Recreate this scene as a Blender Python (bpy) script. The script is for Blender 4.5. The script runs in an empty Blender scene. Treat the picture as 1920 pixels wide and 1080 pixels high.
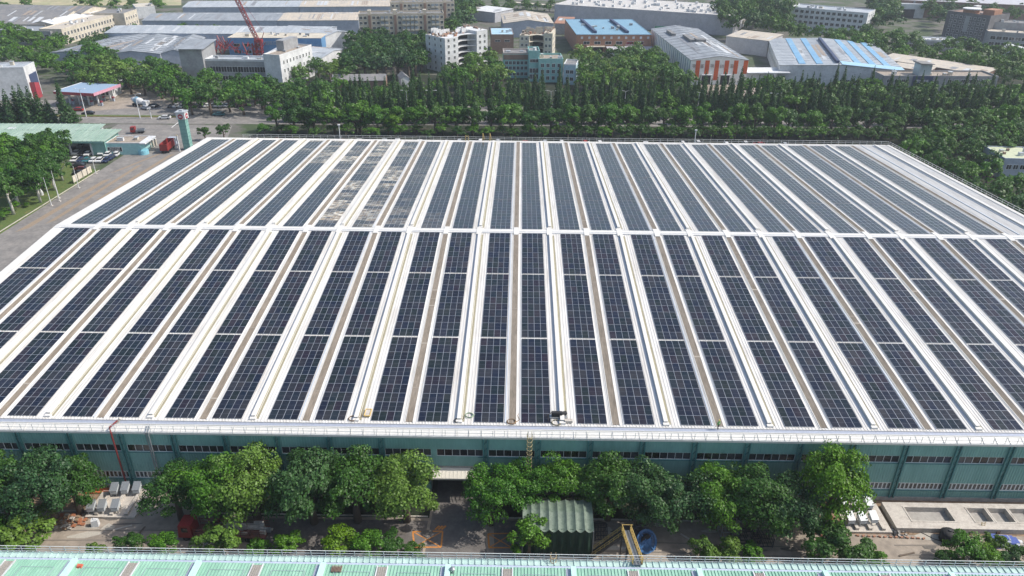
import bpy, math, random
import numpy as np
from mathutils import Vector, Matrix
random.seed(7); RNG = np.random.default_rng(7)
scene = bpy.context.scene
COL = scene.collection

# ------------------------------------------------------------------ camera
F_PX, PITCH, YAW, ROLL, CAM_Z = 1400.0, 0.48495, -0.00962, 0.00839, 72.358
_cy, _sy = math.cos(YAW), math.sin(YAW)
FWD = Vector((_sy*math.cos(PITCH), _cy*math.cos(PITCH), -math.sin(PITCH)))
_R = Vector((_cy, -_sy, 0)); _U = _R.cross(FWD)
RIGHT = math.cos(ROLL)*_R + math.sin(ROLL)*_U
UP = -math.sin(ROLL)*_R + math.cos(ROLL)*_U
cam_data = bpy.data.cameras.new('camera'); cam = bpy.data.objects.new('camera', cam_data)
COL.objects.link(cam); scene.camera = cam
cam_data.sensor_width = 36; cam_data.lens = F_PX/1920*36
cam_data.clip_start = 0.5; cam_data.clip_end = 4000
m = Matrix((RIGHT, UP, -FWD)).transposed().to_4x4(); m.translation = (0, 0, CAM_Z)
cam.matrix_world = m

# ------------------------------------------------------------------ sky, sun, exposure
SUN_EL, SUN_AZ = math.radians(47), math.radians(87)      # azimuth from +Y towards +X
w = bpy.data.worlds.new('World'); scene.world = w; w.use_nodes = True
nt = w.node_tree; nt.nodes.clear()
sk = nt.nodes.new('ShaderNodeTexSky'); sk.sky_type = 'NISHITA'; sk.sun_disc = False
sk.sun_elevation = SUN_EL; sk.sun_rotation = SUN_AZ; sk.air_density = 1.2; sk.dust_density = 2.5
bg = nt.nodes.new('ShaderNodeBackground'); bg.inputs['Strength'].default_value = 0.15
wo = nt.nodes.new('ShaderNodeOutputWorld')
nt.links.new(sk.outputs[0], bg.inputs[0]); nt.links.new(bg.outputs[0], wo.inputs[0])
sl = bpy.data.lights.new('sun', 'SUN'); sl.energy = 3.9; sl.angle = math.radians(0.6); sl.color = (1, 0.95, 0.87)
so = bpy.data.objects.new('sun', sl); COL.objects.link(so)
sd = Vector((math.sin(SUN_AZ)*math.cos(SUN_EL), math.cos(SUN_AZ)*math.cos(SUN_EL), math.sin(SUN_EL)))
so.rotation_euler = sd.to_track_quat('Z', 'Y').to_euler()
scene.view_settings.view_transform = 'Standard'; scene.view_settings.look = 'None'
scene.view_settings.gamma = 1; scene.view_settings.use_curve_mapping = False
scene.view_settings.exposure = 0.3
HAZE = 0.00016

G = -12.2                      # ground level; the front eave of the factory is z = 0
S = 0.06456                    # roof slope
Y0, YR, Y1 = 90.0, 157.3, 247.0
XL, XR = -106.3, 124.3
def zr(y): return S*(y-92.4136) if y < YR else S*(YR-92.4136) - S*(y-YR)
def P(px, py, z=G):            # ground point seen at a photo pixel
    d = FWD*F_PX + RIGHT*(px-960) - UP*(py-540)
    t = (z-CAM_Z)/d.z
    return Vector((d.x*t, d.y*t, z))

# ------------------------------------------------------------------ materials
def mat(name, col, rough=0.7, metal=0.0, noise=0.0, nscale=3.0, col2=None, mix=None, spec=0.4, bump=0.0, stretch=None, rnd=0.0, trans=0.0, objcol=False):
    M = bpy.data.materials.new(name); M.use_nodes = True
    t = M.node_tree; b = t.nodes['Principled BSDF']
    b.inputs['Roughness'].default_value = rough; b.inputs['Metallic'].default_value = metal
    b.inputs['Specular IOR Level'].default_value = spec
    src = None
    rgb = t.nodes.new('ShaderNodeRGB'); rgb.outputs[0].default_value = (*col, 1); src = rgb.outputs[0]
    if objcol:
        oi = t.nodes.new('ShaderNodeObjectInfo'); src = oi.outputs['Color']
    if noise > 0 or col2:
        g = t.nodes.new('ShaderNodeNewGeometry')
        mp = t.nodes.new('ShaderNodeMapping'); mp.inputs['Scale'].default_value = stretch or (1, 1, 1)
        t.links.new(g.outputs['Position'], mp.inputs[0])
        n = t.nodes.new('ShaderNodeTexNoise'); n.inputs['Scale'].default_value = nscale
        n.inputs['Detail'].default_value = 6; n.inputs['Roughness'].default_value = 0.65
        t.links.new(mp.outputs[0], n.inputs['Vector'])
        if col2:
            cr = t.nodes.new('ShaderNodeValToRGB'); lo, hi = mix or (0.42, 0.62)
            cr.color_ramp.elements[0].position = lo; cr.color_ramp.elements[1].position = hi
            t.links.new(n.outputs[0], cr.inputs[0])
            mx = t.nodes.new('ShaderNodeMix'); mx.data_type = 'RGBA'
            t.links.new(cr.outputs[0], mx.inputs[0]); t.links.new(src, mx.inputs[6]); mx.inputs[7].default_value = (*col2, 1)
            src = mx.outputs[2]
        if noise > 0:
            n2 = t.nodes.new('ShaderNodeTexNoise'); n2.inputs['Scale'].default_value = nscale*4.3; n2.inputs['Detail'].default_value = 5
            t.links.new(mp.outputs[0], n2.inputs['Vector'])
            mr = t.nodes.new('ShaderNodeMapRange'); mr.inputs[1].default_value = 0.3; mr.inputs[2].default_value = 0.7
            mr.inputs[3].default_value = 1-noise; mr.inputs[4].default_value = 1+noise*0.6
            t.links.new(n2.outputs[0], mr.inputs[0])
            vm = t.nodes.new('ShaderNodeVectorMath'); vm.operation = 'SCALE'
            t.links.new(src, vm.inputs[0]); t.links.new(mr.outputs[0], vm.inputs['Scale']); src = vm.outputs[0]
        if bump > 0:
            bp = t.nodes.new('ShaderNodeBump'); bp.inputs['Strength'].default_value = bump; bp.inputs['Distance'].default_value = 0.1
            t.links.new(n.outputs[0], bp.inputs['Height']); t.links.new(bp.outputs[0], b.inputs['Normal'])
    if rnd > 0:
        oi = t.nodes.new('ShaderNodeObjectInfo'); mr = t.nodes.new('ShaderNodeMapRange')
        mr.inputs[3].default_value = 1-rnd; mr.inputs[4].default_value = 1+rnd
        t.links.new(oi.outputs['Random'], mr.inputs[0])
        vm = t.nodes.new('ShaderNodeVectorMath'); vm.operation = 'SCALE'
        t.links.new(src, vm.inputs[0]); t.links.new(mr.outputs[0], vm.inputs['Scale']); src = vm.outputs[0]
    t.links.new(src, b.inputs['Base Color'])
    return M
def leafmat(name, col, var=0.35, yellow=(0.16, 0.17, 0.02)):
    M = bpy.data.materials.new(name); M.use_nodes = True
    t = M.node_tree; t.nodes.clear()
    out = t.nodes.new('ShaderNodeOutputMaterial'); d = t.nodes.new('ShaderNodeBsdfPrincipled'); tr = t.nodes.new('ShaderNodeBsdfTranslucent')
    d.inputs['Roughness'].default_value = 0.5; d.inputs['Specular IOR Level'].default_value = 0.35
    g = t.nodes.new('ShaderNodeNewGeometry'); oi = t.nodes.new('ShaderNodeObjectInfo')
    rgb = t.nodes.new('ShaderNodeRGB'); rgb.outputs[0].default_value = (*col, 1)
    at = t.nodes.new('ShaderNodeAttribute'); at.attribute_name = 'clump'
    # hue of the individual tree
    mx = t.nodes.new('ShaderNodeMix'); mx.data_type = 'RGBA'
    mr0 = t.nodes.new('ShaderNodeMapRange'); mr0.inputs[3].default_value = 0.0; mr0.inputs[4].default_value = 0.30
    t.links.new(oi.outputs['Random'], mr0.inputs[0]); t.links.new(mr0.outputs[0], mx.inputs[0])
    t.links.new(rgb.outputs[0], mx.inputs[6]); mx.inputs[7].default_value = (*yellow, 1)
    # clump tint (young leaves) + leaf variation
    m2 = t.nodes.new('ShaderNodeMix'); m2.data_type = 'RGBA'
    ml = t.nodes.new('ShaderNodeMath'); ml.operation = 'MULTIPLY'; ml.inputs[1].default_value = 0.5
    t.links.new(at.outputs['Fac'], ml.inputs[0]); t.links.new(ml.outputs[0], m2.inputs[0])
    t.links.new(mx.outputs[2], m2.inputs[6]); m2.inputs[7].default_value = (yellow[0]*0.85, yellow[1]*1.0, yellow[2], 1)
    mr = t.nodes.new('ShaderNodeMapRange'); mr.inputs[3].default_value = 1-var; mr.inputs[4].default_value = 1+var
    t.links.new(g.outputs['Random Per Island'], mr.inputs[0])
    vm = t.nodes.new('ShaderNodeVectorMath'); vm.operation = 'SCALE'
    t.links.new(m2.outputs[2], vm.inputs[0]); t.links.new(mr.outputs[0], vm.inputs['Scale'])
    t.links.new(vm.outputs[0], d.inputs['Base Color']); t.links.new(vm.outputs[0], tr.inputs['Color'])
    ms = t.nodes.new('ShaderNodeMixShader'); ms.inputs[0].default_value = 0.28
    t.links.new(d.outputs[0], ms.inputs[1]); t.links.new(tr.outputs[0], ms.inputs[2]); t.links.new(ms.outputs[0], out.inputs[0])
    return M
def panelmat(name, attr, sp=.45):
    M = bpy.data.materials.new(name); M.use_nodes = True
    t = M.node_tree; b = t.nodes['Principled BSDF']
    b.inputs['Roughness'].default_value = 0.22; b.inputs['Specular IOR Level'].default_value = sp
    if attr:
        a = t.nodes.new('ShaderNodeAttribute'); a.attribute_name = 'rnd'; r = a.outputs['Fac']
    else:
        a = t.nodes.new('ShaderNodeObjectInfo'); r = a.outputs['Random']
    cr = t.nodes.new('ShaderNodeValToRGB'); e = cr.color_ramp.elements
    e[0].position = 0; e[0].color = (0.007, 0.009, 0.017, 1); e[1].position = 1; e[1].color = (0.013, 0.009, 0.020, 1)
    for p_, c_ in ((0.2, (0.005, 0.010, 0.027)), (0.4, (0.006, 0.014, 0.023)), (0.55, (0.005, 0.012, 0.014)), (0.7, (0.009, 0.013, 0.026)), (0.82, (0.016, 0.019, 0.026))):
        k = e.new(p_); k.color = (*c_, 1)
    t.links.new(r, cr.inputs[0])
    src = cr.outputs[0]
    # light dust film with a shape of its own
    g = t.nodes.new('ShaderNodeNewGeometry'); n = t.nodes.new('ShaderNodeTexNoise'); n.inputs['Scale'].default_value = 0.35; n.inputs['Detail'].default_value = 8
    n.inputs['Roughness'].default_value = 0.7
    t.links.new(g.outputs['Position'], n.inputs['Vector'])
    mr = t.nodes.new('ShaderNodeMapRange'); mr.inputs[1].default_value = 0.45; mr.inputs[2].default_value = 0.8; mr.inputs[3].default_value = 0.004; mr.inputs[4].default_value = 0.05
    t.links.new(n.outputs[0], mr.inputs[0]); f = mr.outputs[0]
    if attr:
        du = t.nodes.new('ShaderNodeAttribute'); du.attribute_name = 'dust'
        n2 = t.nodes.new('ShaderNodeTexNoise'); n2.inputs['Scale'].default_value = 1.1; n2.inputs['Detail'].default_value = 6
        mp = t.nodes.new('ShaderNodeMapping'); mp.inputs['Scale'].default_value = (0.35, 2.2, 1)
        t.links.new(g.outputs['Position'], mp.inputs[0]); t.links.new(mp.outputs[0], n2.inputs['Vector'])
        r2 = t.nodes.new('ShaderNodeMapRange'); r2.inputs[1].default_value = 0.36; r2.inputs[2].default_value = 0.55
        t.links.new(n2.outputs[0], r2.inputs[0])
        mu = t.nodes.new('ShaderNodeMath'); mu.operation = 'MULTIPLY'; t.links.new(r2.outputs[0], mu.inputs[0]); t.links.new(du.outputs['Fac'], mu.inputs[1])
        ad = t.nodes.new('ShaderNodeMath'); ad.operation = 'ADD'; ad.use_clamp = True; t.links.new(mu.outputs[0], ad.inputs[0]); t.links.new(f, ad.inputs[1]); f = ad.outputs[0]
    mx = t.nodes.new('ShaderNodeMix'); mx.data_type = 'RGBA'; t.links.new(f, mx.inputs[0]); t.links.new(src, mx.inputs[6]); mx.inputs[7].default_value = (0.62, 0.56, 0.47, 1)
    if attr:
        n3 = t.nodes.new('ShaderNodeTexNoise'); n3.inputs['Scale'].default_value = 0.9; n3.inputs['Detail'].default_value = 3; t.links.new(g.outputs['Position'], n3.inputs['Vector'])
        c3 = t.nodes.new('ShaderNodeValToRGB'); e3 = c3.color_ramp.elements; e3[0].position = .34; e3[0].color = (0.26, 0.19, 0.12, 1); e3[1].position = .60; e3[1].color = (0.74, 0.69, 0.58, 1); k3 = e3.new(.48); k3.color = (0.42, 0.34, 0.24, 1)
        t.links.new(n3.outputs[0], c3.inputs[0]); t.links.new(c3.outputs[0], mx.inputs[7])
    t.links.new(mx.outputs[2], b.inputs['Base Color'])
    return M

WHITE_ROOF = mat('white_roof_metal', (0.60, 0.588, 0.565), 0.5, noise=0.10, nscale=0.3, col2=(0.46, 0.435, 0.40), mix=(0.44, 0.76), stretch=(3, 0.25, 1))
WHITE_TRIM = mat('white_trim', (0.62, 0.605, 0.575), 0.5, noise=0.06, nscale=0.6)
GUTTER = mat('galvanised_gutter', (0.40, 0.43, 0.50), 0.45, 0.3, noise=0.12, nscale=0.8)
SKYL = mat('aged_skylight_sheet', (0.215, 0.18, 0.14), 0.6, noise=0.25, nscale=0.5, col2=(0.31, 0.265, 0.215), mix=(0.35, 0.7), stretch=(2.5, 0.35, 1))
OLIVE = mat('olive_gutter_dirt', (0.27, 0.25, 0.17), 0.8, noise=0.2, nscale=0.7, stretch=(2, 0.3, 1))
VENT = mat('vent_blue_grey', (0.50, 0.54, 0.60), 0.5, noise=0.08, nscale=0.5)
ALU = mat('panel_aluminium', (0.54, 0.56, 0.60), 0.35, 0.5)
PANEL = panelmat('panel_glass', False, .22); PANELF = panelmat('panel_glass_field', True)
TEAL = mat('teal_wall_sheet', (0.19, 0.37, 0.335), 0.55, noise=0.10, nscale=0.35, col2=(0.23, 0.415, 0.38), mix=(0.4, 0.7), stretch=(1, 1, 0.4))
TEALD = mat('dark_teal_steel', (0.06, 0.19, 0.19), 0.5, noise=0.1, nscale=1)
GLASSD = mat('dark_window_glass', (0.03, 0.034, 0.038), 0.12, spec=0.6, rnd=0.85)
FRAMEW = mat('white_window_frame', (0.62, 0.63, 0.62), 0.5)
CONC = mat('concrete', (0.36, 0.34, 0.31), 0.85, noise=0.15, nscale=0.7, col2=(0.27, 0.25, 0.23), mix=(0.45, 0.7), bump=0.2)
CONCW = mat('pale_concrete', (0.50, 0.46, 0.41), 0.85, noise=0.15, nscale=0.9, col2=(0.38, 0.34, 0.30), mix=(0.45, 0.7), bump=0.2)
YEL = mat('yellow_paint', (0.42, 0.30, 0.10), 0.5, noise=0.1, nscale=2)
REDP = mat('red_paint', (0.26, 0.03, 0.028), 0.45, noise=0.15, nscale=1.5)
BLUEP = mat('blue_paint', (0.04, 0.13, 0.30), 0.45, noise=0.15, nscale=2)
BLACK = mat('black_rubber', (0.02, 0.02, 0.022), 0.7)
STEEL = mat('grey_steel', (0.30, 0.32, 0.34), 0.45, 0.4, noise=0.15, nscale=2)
DSTEEL = mat('dark_steel', (0.055, 0.055, 0.06), 0.5, 0.3, noise=0.2, nscale=2)
BARK = mat('bark', (0.13, 0.10, 0.075), 0.9, noise=0.3, nscale=3)
BARKW = mat('whitewashed_trunk', (0.5, 0.48, 0.44), 0.9, noise=0.2, nscale=3)
ASPH = mat('asphalt', (0.175, 0.165, 0.157), 0.9, noise=0.18, nscale=0.25, col2=(0.245, 0.228, 0.21), mix=(0.4, 0.65), bump=0.1)
ASPHD = mat('dark_asphalt', (0.125, 0.112, 0.105), 0.9, noise=0.14, nscale=0.6, col2=(0.165, 0.15, 0.138), mix=(0.4, 0.65))
YARD = mat('yard_concrete', (0.33, 0.28, 0.23), 0.9, noise=0.16, nscale=0.25, col2=(0.24, 0.205, 0.17), mix=(0.4, 0.62), bump=0.1)
SOIL = mat('bare_soil', (0.20, 0.13, 0.08), 0.95, noise=0.3, nscale=0.8, col2=(0.30, 0.22, 0.15), mix=(0.4, 0.65), bump=0.4)
GRASS = mat('lawn_grass', (0.085, 0.125, 0.03), 0.95, noise=0.25, nscale=0.4, col2=(0.20, 0.15, 0.06), mix=(0.55, 0.72), bump=0.3)
UNDER = mat('undergrowth_shade_ground', (0.016, 0.024, 0.010), 0.95, noise=0.3, nscale=0.15, col2=(0.055, 0.052, 0.032), mix=(0.5, 0.7), bump=0.3)  # base colours darkened to stand in for tree shade on the ground
TOWN = mat('town_ground', (0.12, 0.115, 0.10), 0.95, noise=0.2, nscale=0.06, col2=(0.05, 0.075, 0.03), mix=(0.45, 0.55))
PAINTW = mat('road_paint_white', (0.62, 0.62, 0.60), 0.8, noise=0.2, nscale=2)
PAINTO = mat('road_paint_orange', (0.55, 0.22, 0.05), 0.8, noise=0.3, nscale=1.5)
LEAF = {k: leafmat('leaves_'+k, c, yellow=y) for k, c, y in (
    ('deep', (0.026, 0.088, 0.011), (0.085, 0.175, 0.014)),
    ('bluish', (0.030, 0.084, 0.026), (0.065, 0.14, 0.024)),
    ('lush', (0.045, 0.145, 0.010), (0.135, 0.25, 0.013)),
    ('bright', (0.072, 0.185, 0.006), (0.19, 0.26, 0.012)),
    ('pale', (0.095, 0.185, 0.026), (0.17, 0.235, 0.032)),
    ('conifer', (0.026, 0.076, 0.020), (0.055, 0.125, 0.018)),
    ('far', (0.046, 0.125, 0.016), (0.11, 0.19, 0.022)))}

# ------------------------------------------------------------------ object helpers
def tag(o, label=None, cat=None, group=None, kind=None):
    if label: o['label'] = label
    if cat: o['category'] = cat
    if group: o['group'] = group
    if kind: o['kind'] = kind
    return o
def empty(name, loc=(0, 0, 0), rz=0.0, label=None, cat=None, group=None):
    o = bpy.data.objects.new(name, None); COL.objects.link(o); o.location = loc; o.rotation_euler = (0, 0, rz)
    o.empty_display_size = 0.5
    return tag(o, label, cat, group)
def put(name, mesh, parent=None, loc=(0, 0, 0), rot=(0, 0, 0), scale=(1, 1, 1)):
    o = bpy.data.objects.new(name, mesh); COL.objects.link(o); o.parent = parent
    o.location = loc; o.rotation_euler = rot; o.scale = scale
    return o
class MB:
    def __init__(s): s.v = []; s.f = []; s.m = []
    def quad(s, a, b, c, d, m=0):
        i = len(s.v); s.v += [tuple(a), tuple(b), tuple(c), tuple(d)]; s.f.append((i, i+1, i+2, i+3)); s.m.append(m)
    def poly(s, pts, m=0):
        i = len(s.v); s.v += [tuple(p) for p in pts]; s.f.append(tuple(range(i, i+len(pts)))); s.m.append(m)
    def hexa(s, c, m=0, top=None):      # 8 corners: bottom 4 (ccw), top 4
        i = len(s.v); s.v += [tuple(p) for p in c]
        for n, f in enumerate(((3, 2, 1, 0), (4, 5, 6, 7), (0, 1, 5, 4), (1, 2, 6, 5), (2, 3, 7, 6), (3, 0, 4, 7))):
            s.f.append(tuple(i+k for k in f)); s.m.append(top if (top is not None and n == 1) else m)
    def box(s, x0, x1, y0, y1, z0, z1, m=0, top=None):
        s.hexa([(x0, y0, z0), (x1, y0, z0), (x1, y1, z0), (x0, y1, z0), (x0, y0, z1), (x1, y0, z1), (x1, y1, z1), (x0, y1, z1)], m, top)
    def slab(s, x0, x1, y0, y1, zf, h0, h1, m=0, top=None):   # box following the height function zf(y)
        a, b = zf(y0), zf(y1)
        s.hexa([(x0, y0, a+h0), (x1, y0, a+h0), (x1, y1, b+h0), (x0, y1, b+h0), (x0, y0, a+h1), (x1, y0, a+h1), (x1, y1, b+h1), (x0, y1, b+h1)], m, top)
    def bar(s, a, b, w, h=None, m=0):   # rectangular bar a->b
        a = Vector(a); b = Vector(b); d = (b-a).normalized(); h = h or w
        u = d.cross(Vector((0, 0, 1)));
        if u.length < 1e-3: u = Vector((1, 0, 0))
        u.normalize(); v = u.cross(d).normalized(); u *= w/2; v *= h/2
        s.hexa([a-u-v, a+u-v, a+u+v, a-u+v, b-u-v, b+u-v, b+u+v, b-u+v], m)
    def tube(s, pts, rad, n=8, m=0, cap=True):
        rad = rad if hasattr(rad, '__len__') else [rad]*len(pts)
        rings = []
        for k, p in enumerate(pts):
            p = Vector(p); q = Vector(pts[min(k+1, len(pts)-1)]); r = Vector(pts[max(k-1, 0)])
            d = (q-r).normalized(); u = d.cross(Vector((0.1, 0.2, 1)) if abs(d.z) < 0.9 else Vector((1, 0, 0))).normalized(); v = d.cross(u)
            i = len(s.v)
            for j in range(n):
                a = 2*math.pi*j/n; s.v.append(tuple(p+(u*math.cos(a)+v*math.sin(a))*rad[k]))
            rings.append(i)
        for a, b in zip(rings, rings[1:]):
            for j in range(n):
                s.f.append((a+j, a+(j+1) % n, b+(j+1) % n, b+j)); s.m.append(m)
        if cap:
            s.f.append(tuple(rings[0]+j for j in range(n))[::-1]); s.m.append(m)
            s.f.append(tuple(rings[-1]+j for j in range(n))); s.m.append(m)
    def mesh(s, name, mats, smooth=False):
        me = bpy.data.meshes.new(name); me.from_pydata(s.v, [], s.f)
        for x in (mats if isinstance(mats, (list, tuple)) else [mats]): me.materials.append(x)
        me.polygons.foreach_set('material_index', s.m)
        if smooth: me.polygons.foreach_set('use_smooth', [True]*len(s.f))
        me.update(); return me
    def build(s, name, mats, parent=None, loc=(0, 0, 0), rz=0.0, smooth=False):
        return put(name, s.mesh(name, mats, smooth), parent, loc, (0, 0, rz))
def copy_tree(o, parent=None):
    c = o.copy(); COL.objects.link(c); c.parent = parent
    for ch in list(o.children): copy_tree(ch, c)
    return c
def ordn(n):
    if n == 1: return 'first'
    suf = 'th' if 10 <= n % 100 <= 20 else {1: 'st', 2: 'nd', 3: 'rd'}.get(n % 10, 'th')
    return f'{n}{suf}'

# ================================================================== SETTING: ground sheets
def sheet(name, pts, m, z):
    b = MB(); b.poly([(p[0], p[1], z) for p in pts]); o = b.build(name, m); o['kind'] = 'structure'; return o
g = sheet('ground', [(-1500, -200), (1500, -200), (1500, 1900), (-1500, 1900)], TOWN, G)
sheet('yard_ground', [(-300, 40), (300, 40), (300, 90), (-300, 90)], YARD, G+0.004)
sheet('site_road', [(-160, 90), (-106, 90), (-106, 250), (-118, 300), (-165, 300), (-165, 262), (-143.6, 262), (-143.6, 242), (-144.8, 188), (-150, 90)], ASPH, G+0.008)
sheet('avenue', [(-420, 297), (420, 312), (420, 349), (-420, 335)], ASPH, G+0.012)
sheet('lawn', [(-215, 120), (-145.5, 120), (-144.2, 189), (-143.9, 243), (-160, 250), (-215, 250)], GRASS, G+0.012)
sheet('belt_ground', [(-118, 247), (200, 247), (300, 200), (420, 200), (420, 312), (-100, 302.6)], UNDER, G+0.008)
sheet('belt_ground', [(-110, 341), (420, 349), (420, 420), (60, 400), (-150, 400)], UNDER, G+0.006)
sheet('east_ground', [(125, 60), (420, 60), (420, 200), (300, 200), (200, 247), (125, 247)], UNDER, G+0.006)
# painted lines, kerb and median of the avenue
b = MB()
for i in range(60):
    x = -330+i*12.0; y = 305+(x+420)*0.0165; b.quad((x, y, G+0.02), (x+4, y+.07, G+0.02), (x+4, y+.25, G+0.02), (x, y+.18, G+0.02))
    b.quad((x, y+17, G+0.02), (x+4, y+17.07, G+0.02), (x+4, y+17.25, G+0.02), (x, y+17.18, G+0.02))
p = [P(*q) for q in ((321, 239), (334, 229), (336, 229), (323, 239))]
b.poly([(q.x, q.y, G+0.02) for q in p])
b.build('lane_marking', PAINTW)['kind'] = 'structure'
b = MB(); b.hexa([(-300, 309.5, G), (-146, 311.5, G), (-146, 313.3, G), (-300, 311.6, G), (-300, 309.5, G+.35), (-146, 311.5, G+.35), (-146, 313.3, G+.35), (-300, 311.6, G+.35)], 1, 0)
b.build('road_median', [GRASS, YEL])['kind'] = 'structure'
b = MB(); b.box(-145.4, -145.1, 120, 189, G, G+.14); b.hexa([(-145.4, 189, G), (-145.1, 189, G), (-143.8, 243, G), (-144.1, 243, G), (-145.4, 189, G+.14), (-145.1, 189, G+.14), (-143.8, 243, G+.14), (-144.1, 243, G+.14)])
b.build('kerb', CONCW)['kind'] = 'structure'
# streaks of dried sediment on the site road
b = MB()
for (x0, y0, x1, y1, w0) in ((-141, 190, -137, 235, 2.2), (-136, 196, -133, 250, 1.6), (-131, 215, -127, 262, 1.8), (-139, 240, -130, 268, 2.0)):
    b.poly([(x0, y0, G+.016), (x0+w0, y0+3, G+.016), (x1+w0*.6, y1, G+.016), (x1-w0*.3, y1-2, G+.016)])
b.build('sediment_streak', mat('sediment', (0.27, 0.21, 0.15), 0.9, noise=0.3, nscale=0.8))['kind'] = 'structure'
# street between the buildings
sheet('passage_road', [(-13.5, 66), (-2.6, 66), (-5.6, 90), (-5.6, 122), (-13.2, 122), (-12.6, 90)], ASPHD, G+0.012)
sheet('street_road', [(-38, 73), (-13.5, 73), (-13.3, 84), (-38, 84)], ASPHD, G+0.008)
sheet('street_road', [(-2.8, 73), (10, 73), (10, 84.3), (-3.3, 84.3)], ASPHD, G+0.008)
for nm, xa, xb, ya, yb, mm in (('grass_verge', -106, -62, 85.2, 90, SOIL), ('grass_verge', -50, -13.2, 84.4, 90, UNDER), ('grass_verge', -3.4, 47, 84.8, 90, UNDER), ('soil_verge', 47, 110, 82.6, 90, SOIL),
                     ('grass_verge', -100, -14.6, 69.6, 75.2, UNDER), ('soil_verge', 28, 110, 69.6, 76.0, SOIL)):
    sheet(nm, [(xa, ya), (xb, ya+.2), (xb, yb), (xa, yb)], mm, G+0.010)
b = MB()
for xa, xb in ((-105, -62.5), (-50, -13.4), (-3.2, 46)): b.box(xa, xb, 84.7, 84.9, G, G+.14)
b.build('kerb', CONCW)['kind'] = 'structure'
def strip2(b, p, q, wd, z):
    p = Vector(p); q = Vector(q); d = (q-p).normalized(); n = Vector((-d.y, d.x))*wd/2
    b.poly([(*(p-n), z), (*(q-n), z), (*(q+n), z), (*(p+n), z)])
for ci, cs in enumerate((((774, 997), (830, 996), (827, 1026), (777, 1026)), ((915, 1001), (962, 1000), (960, 1027), (917, 1027)))):
    c = [P(*q).xy for q in cs]; b = MB()
    for i in range(4): strip2(b, c[i], c[(i+1) % 4], 0.24, G+.018)
    strip2(b, c[0], c[2], 0.16, G+.022); strip2(b, c[1], c[3], 0.16, G+.026)
    if ci == 0:
        for i in range(3):
            a = P(816+i*6, 993); e = P(824+i*6, 986); strip2(b, a.xy, e.xy, 0.3, G+.018)
    b.build('keep_clear_box', PAINTO)['kind'] = 'structure'

# ================================================================== the solar roofed factory
FACT = empty('factory_building', (0, Y0, G), label='huge low factory hall with white metal gable roof, teal walls and rows of solar panels', cat='factory')
def fpart(b, name, mats, smooth=False, parent=None):
    o = b.build(name, mats, FACT if parent is None else parent, smooth=smooth)
    if parent is None: o.location = (0, -Y0, -G)
    return o
b = MB()
YB = Y1
for (ya, yb) in ((Y0+1.9, YR), (YR, YB)):
    b.slab(XL, XR, ya, yb, zr, -0.35, 0.0)
n = int((XR-XL)/0.5)
for i in range(n):
    x = XL+0.3+i*0.5
    for (ya, yb) in ((Y0+2.0, YR-1.0), (YR+1.0, YB-0.3)):
        za, zb = zr(ya), zr(yb)
        b.quad((x-.09, ya, za), (x-.09, yb, zb), (x-.035, yb, zb+.06), (x-.035, ya, za+.06))
        b.quad((x-.035, ya, za+.06), (x-.035, yb, zb+.06), (x+.035, yb, zb+.06), (x+.035, ya, za+.06))
        b.quad((x+.035, ya, za+.06), (x+.035, yb, zb+.06), (x+.09, yb, zb), (x+.09, ya, za))
fpart(b, 'roof', WHITE_ROOF)
# ridge cap
b = MB()
for (ya, yb, h) in ((YR-1.15, YR-0.45, .10), (YR-0.45, YR+0.45, .17), (YR+0.45, YR+1.0, .10)): b.slab(XL, XR, ya, yb if yb != YR+0.45 else YR+.45, lambda y: min(zr(y), zr(YR)), 0.0, h+.02)
fpart(b, 'ridge_cap', WHITE_TRIM)
b = MB()
for ya in (YR-1.2, YR-.5, YR+.46): b.slab(XL, XR, ya, ya+.06, zr, 0.1, .2)
fpart(b, 'ridge_flashing', VENT)
# verges along the two side edges
for xa, xb in ((XL-.25, XL+1.1), (XR-.9, XR+.25)):
    b = MB(); b.slab(xa, xb, Y0+1.2, YR, zr, -.4, .14); b.slab(xa, xb, YR, YB+.2, zr, -.4, .14)
    b.slab(xb if xa < 0 else xa-.12, xb+.12 if xa < 0 else xa, Y0+1.9, YR, zr, 0, .06, 1); fpart(b, 'roof_verge', [WHITE_TRIM, VENT])
# front gutter and canopy strip
b = MB(); b.slab(XL, XR, Y0+1.05, Y0+1.85, lambda y: -0.12, -.25, 0.0, 0); b.slab(XL, XR, Y0+.95, Y0+1.05, lambda y: -.12, -.25, .12, 1); fpart(b, 'front_gutter', [GUTTER, WHITE_TRIM])
b = MB(); b.hexa([(XL, Y0-.25, -1.0), (XR, Y0-.25, -1.0), (XR, Y0+.95, -.75), (XL, Y0+.95, -.75), (XL, Y0-.25, -.62), (XR, Y0-.25, -.62), (XR, Y0+.95, -.12), (XL, Y0+.95, -.12)], 0)
for i in range(115):
    x = XL+1+i*2.0; b.hexa([(x, Y0-.24, -.60), (x+.08, Y0-.24, -.60), (x+.08, Y0+.9, -.11), (x, Y0+.9, -.11), (x, Y0-.24, -.54), (x+.08, Y0-.24, -.54), (x+.08, Y0+.9, -.05), (x, Y0+.9, -.05)], 0)
fpart(b, 'eaves_canopy', WHITE_TRIM)
b = MB(); b.slab(XL, XR, YB, YB+.8, lambda y: zr(YB)-.2, -.3, .15); fpart(b, 'rear_gutter', WHITE_TRIM)
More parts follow.
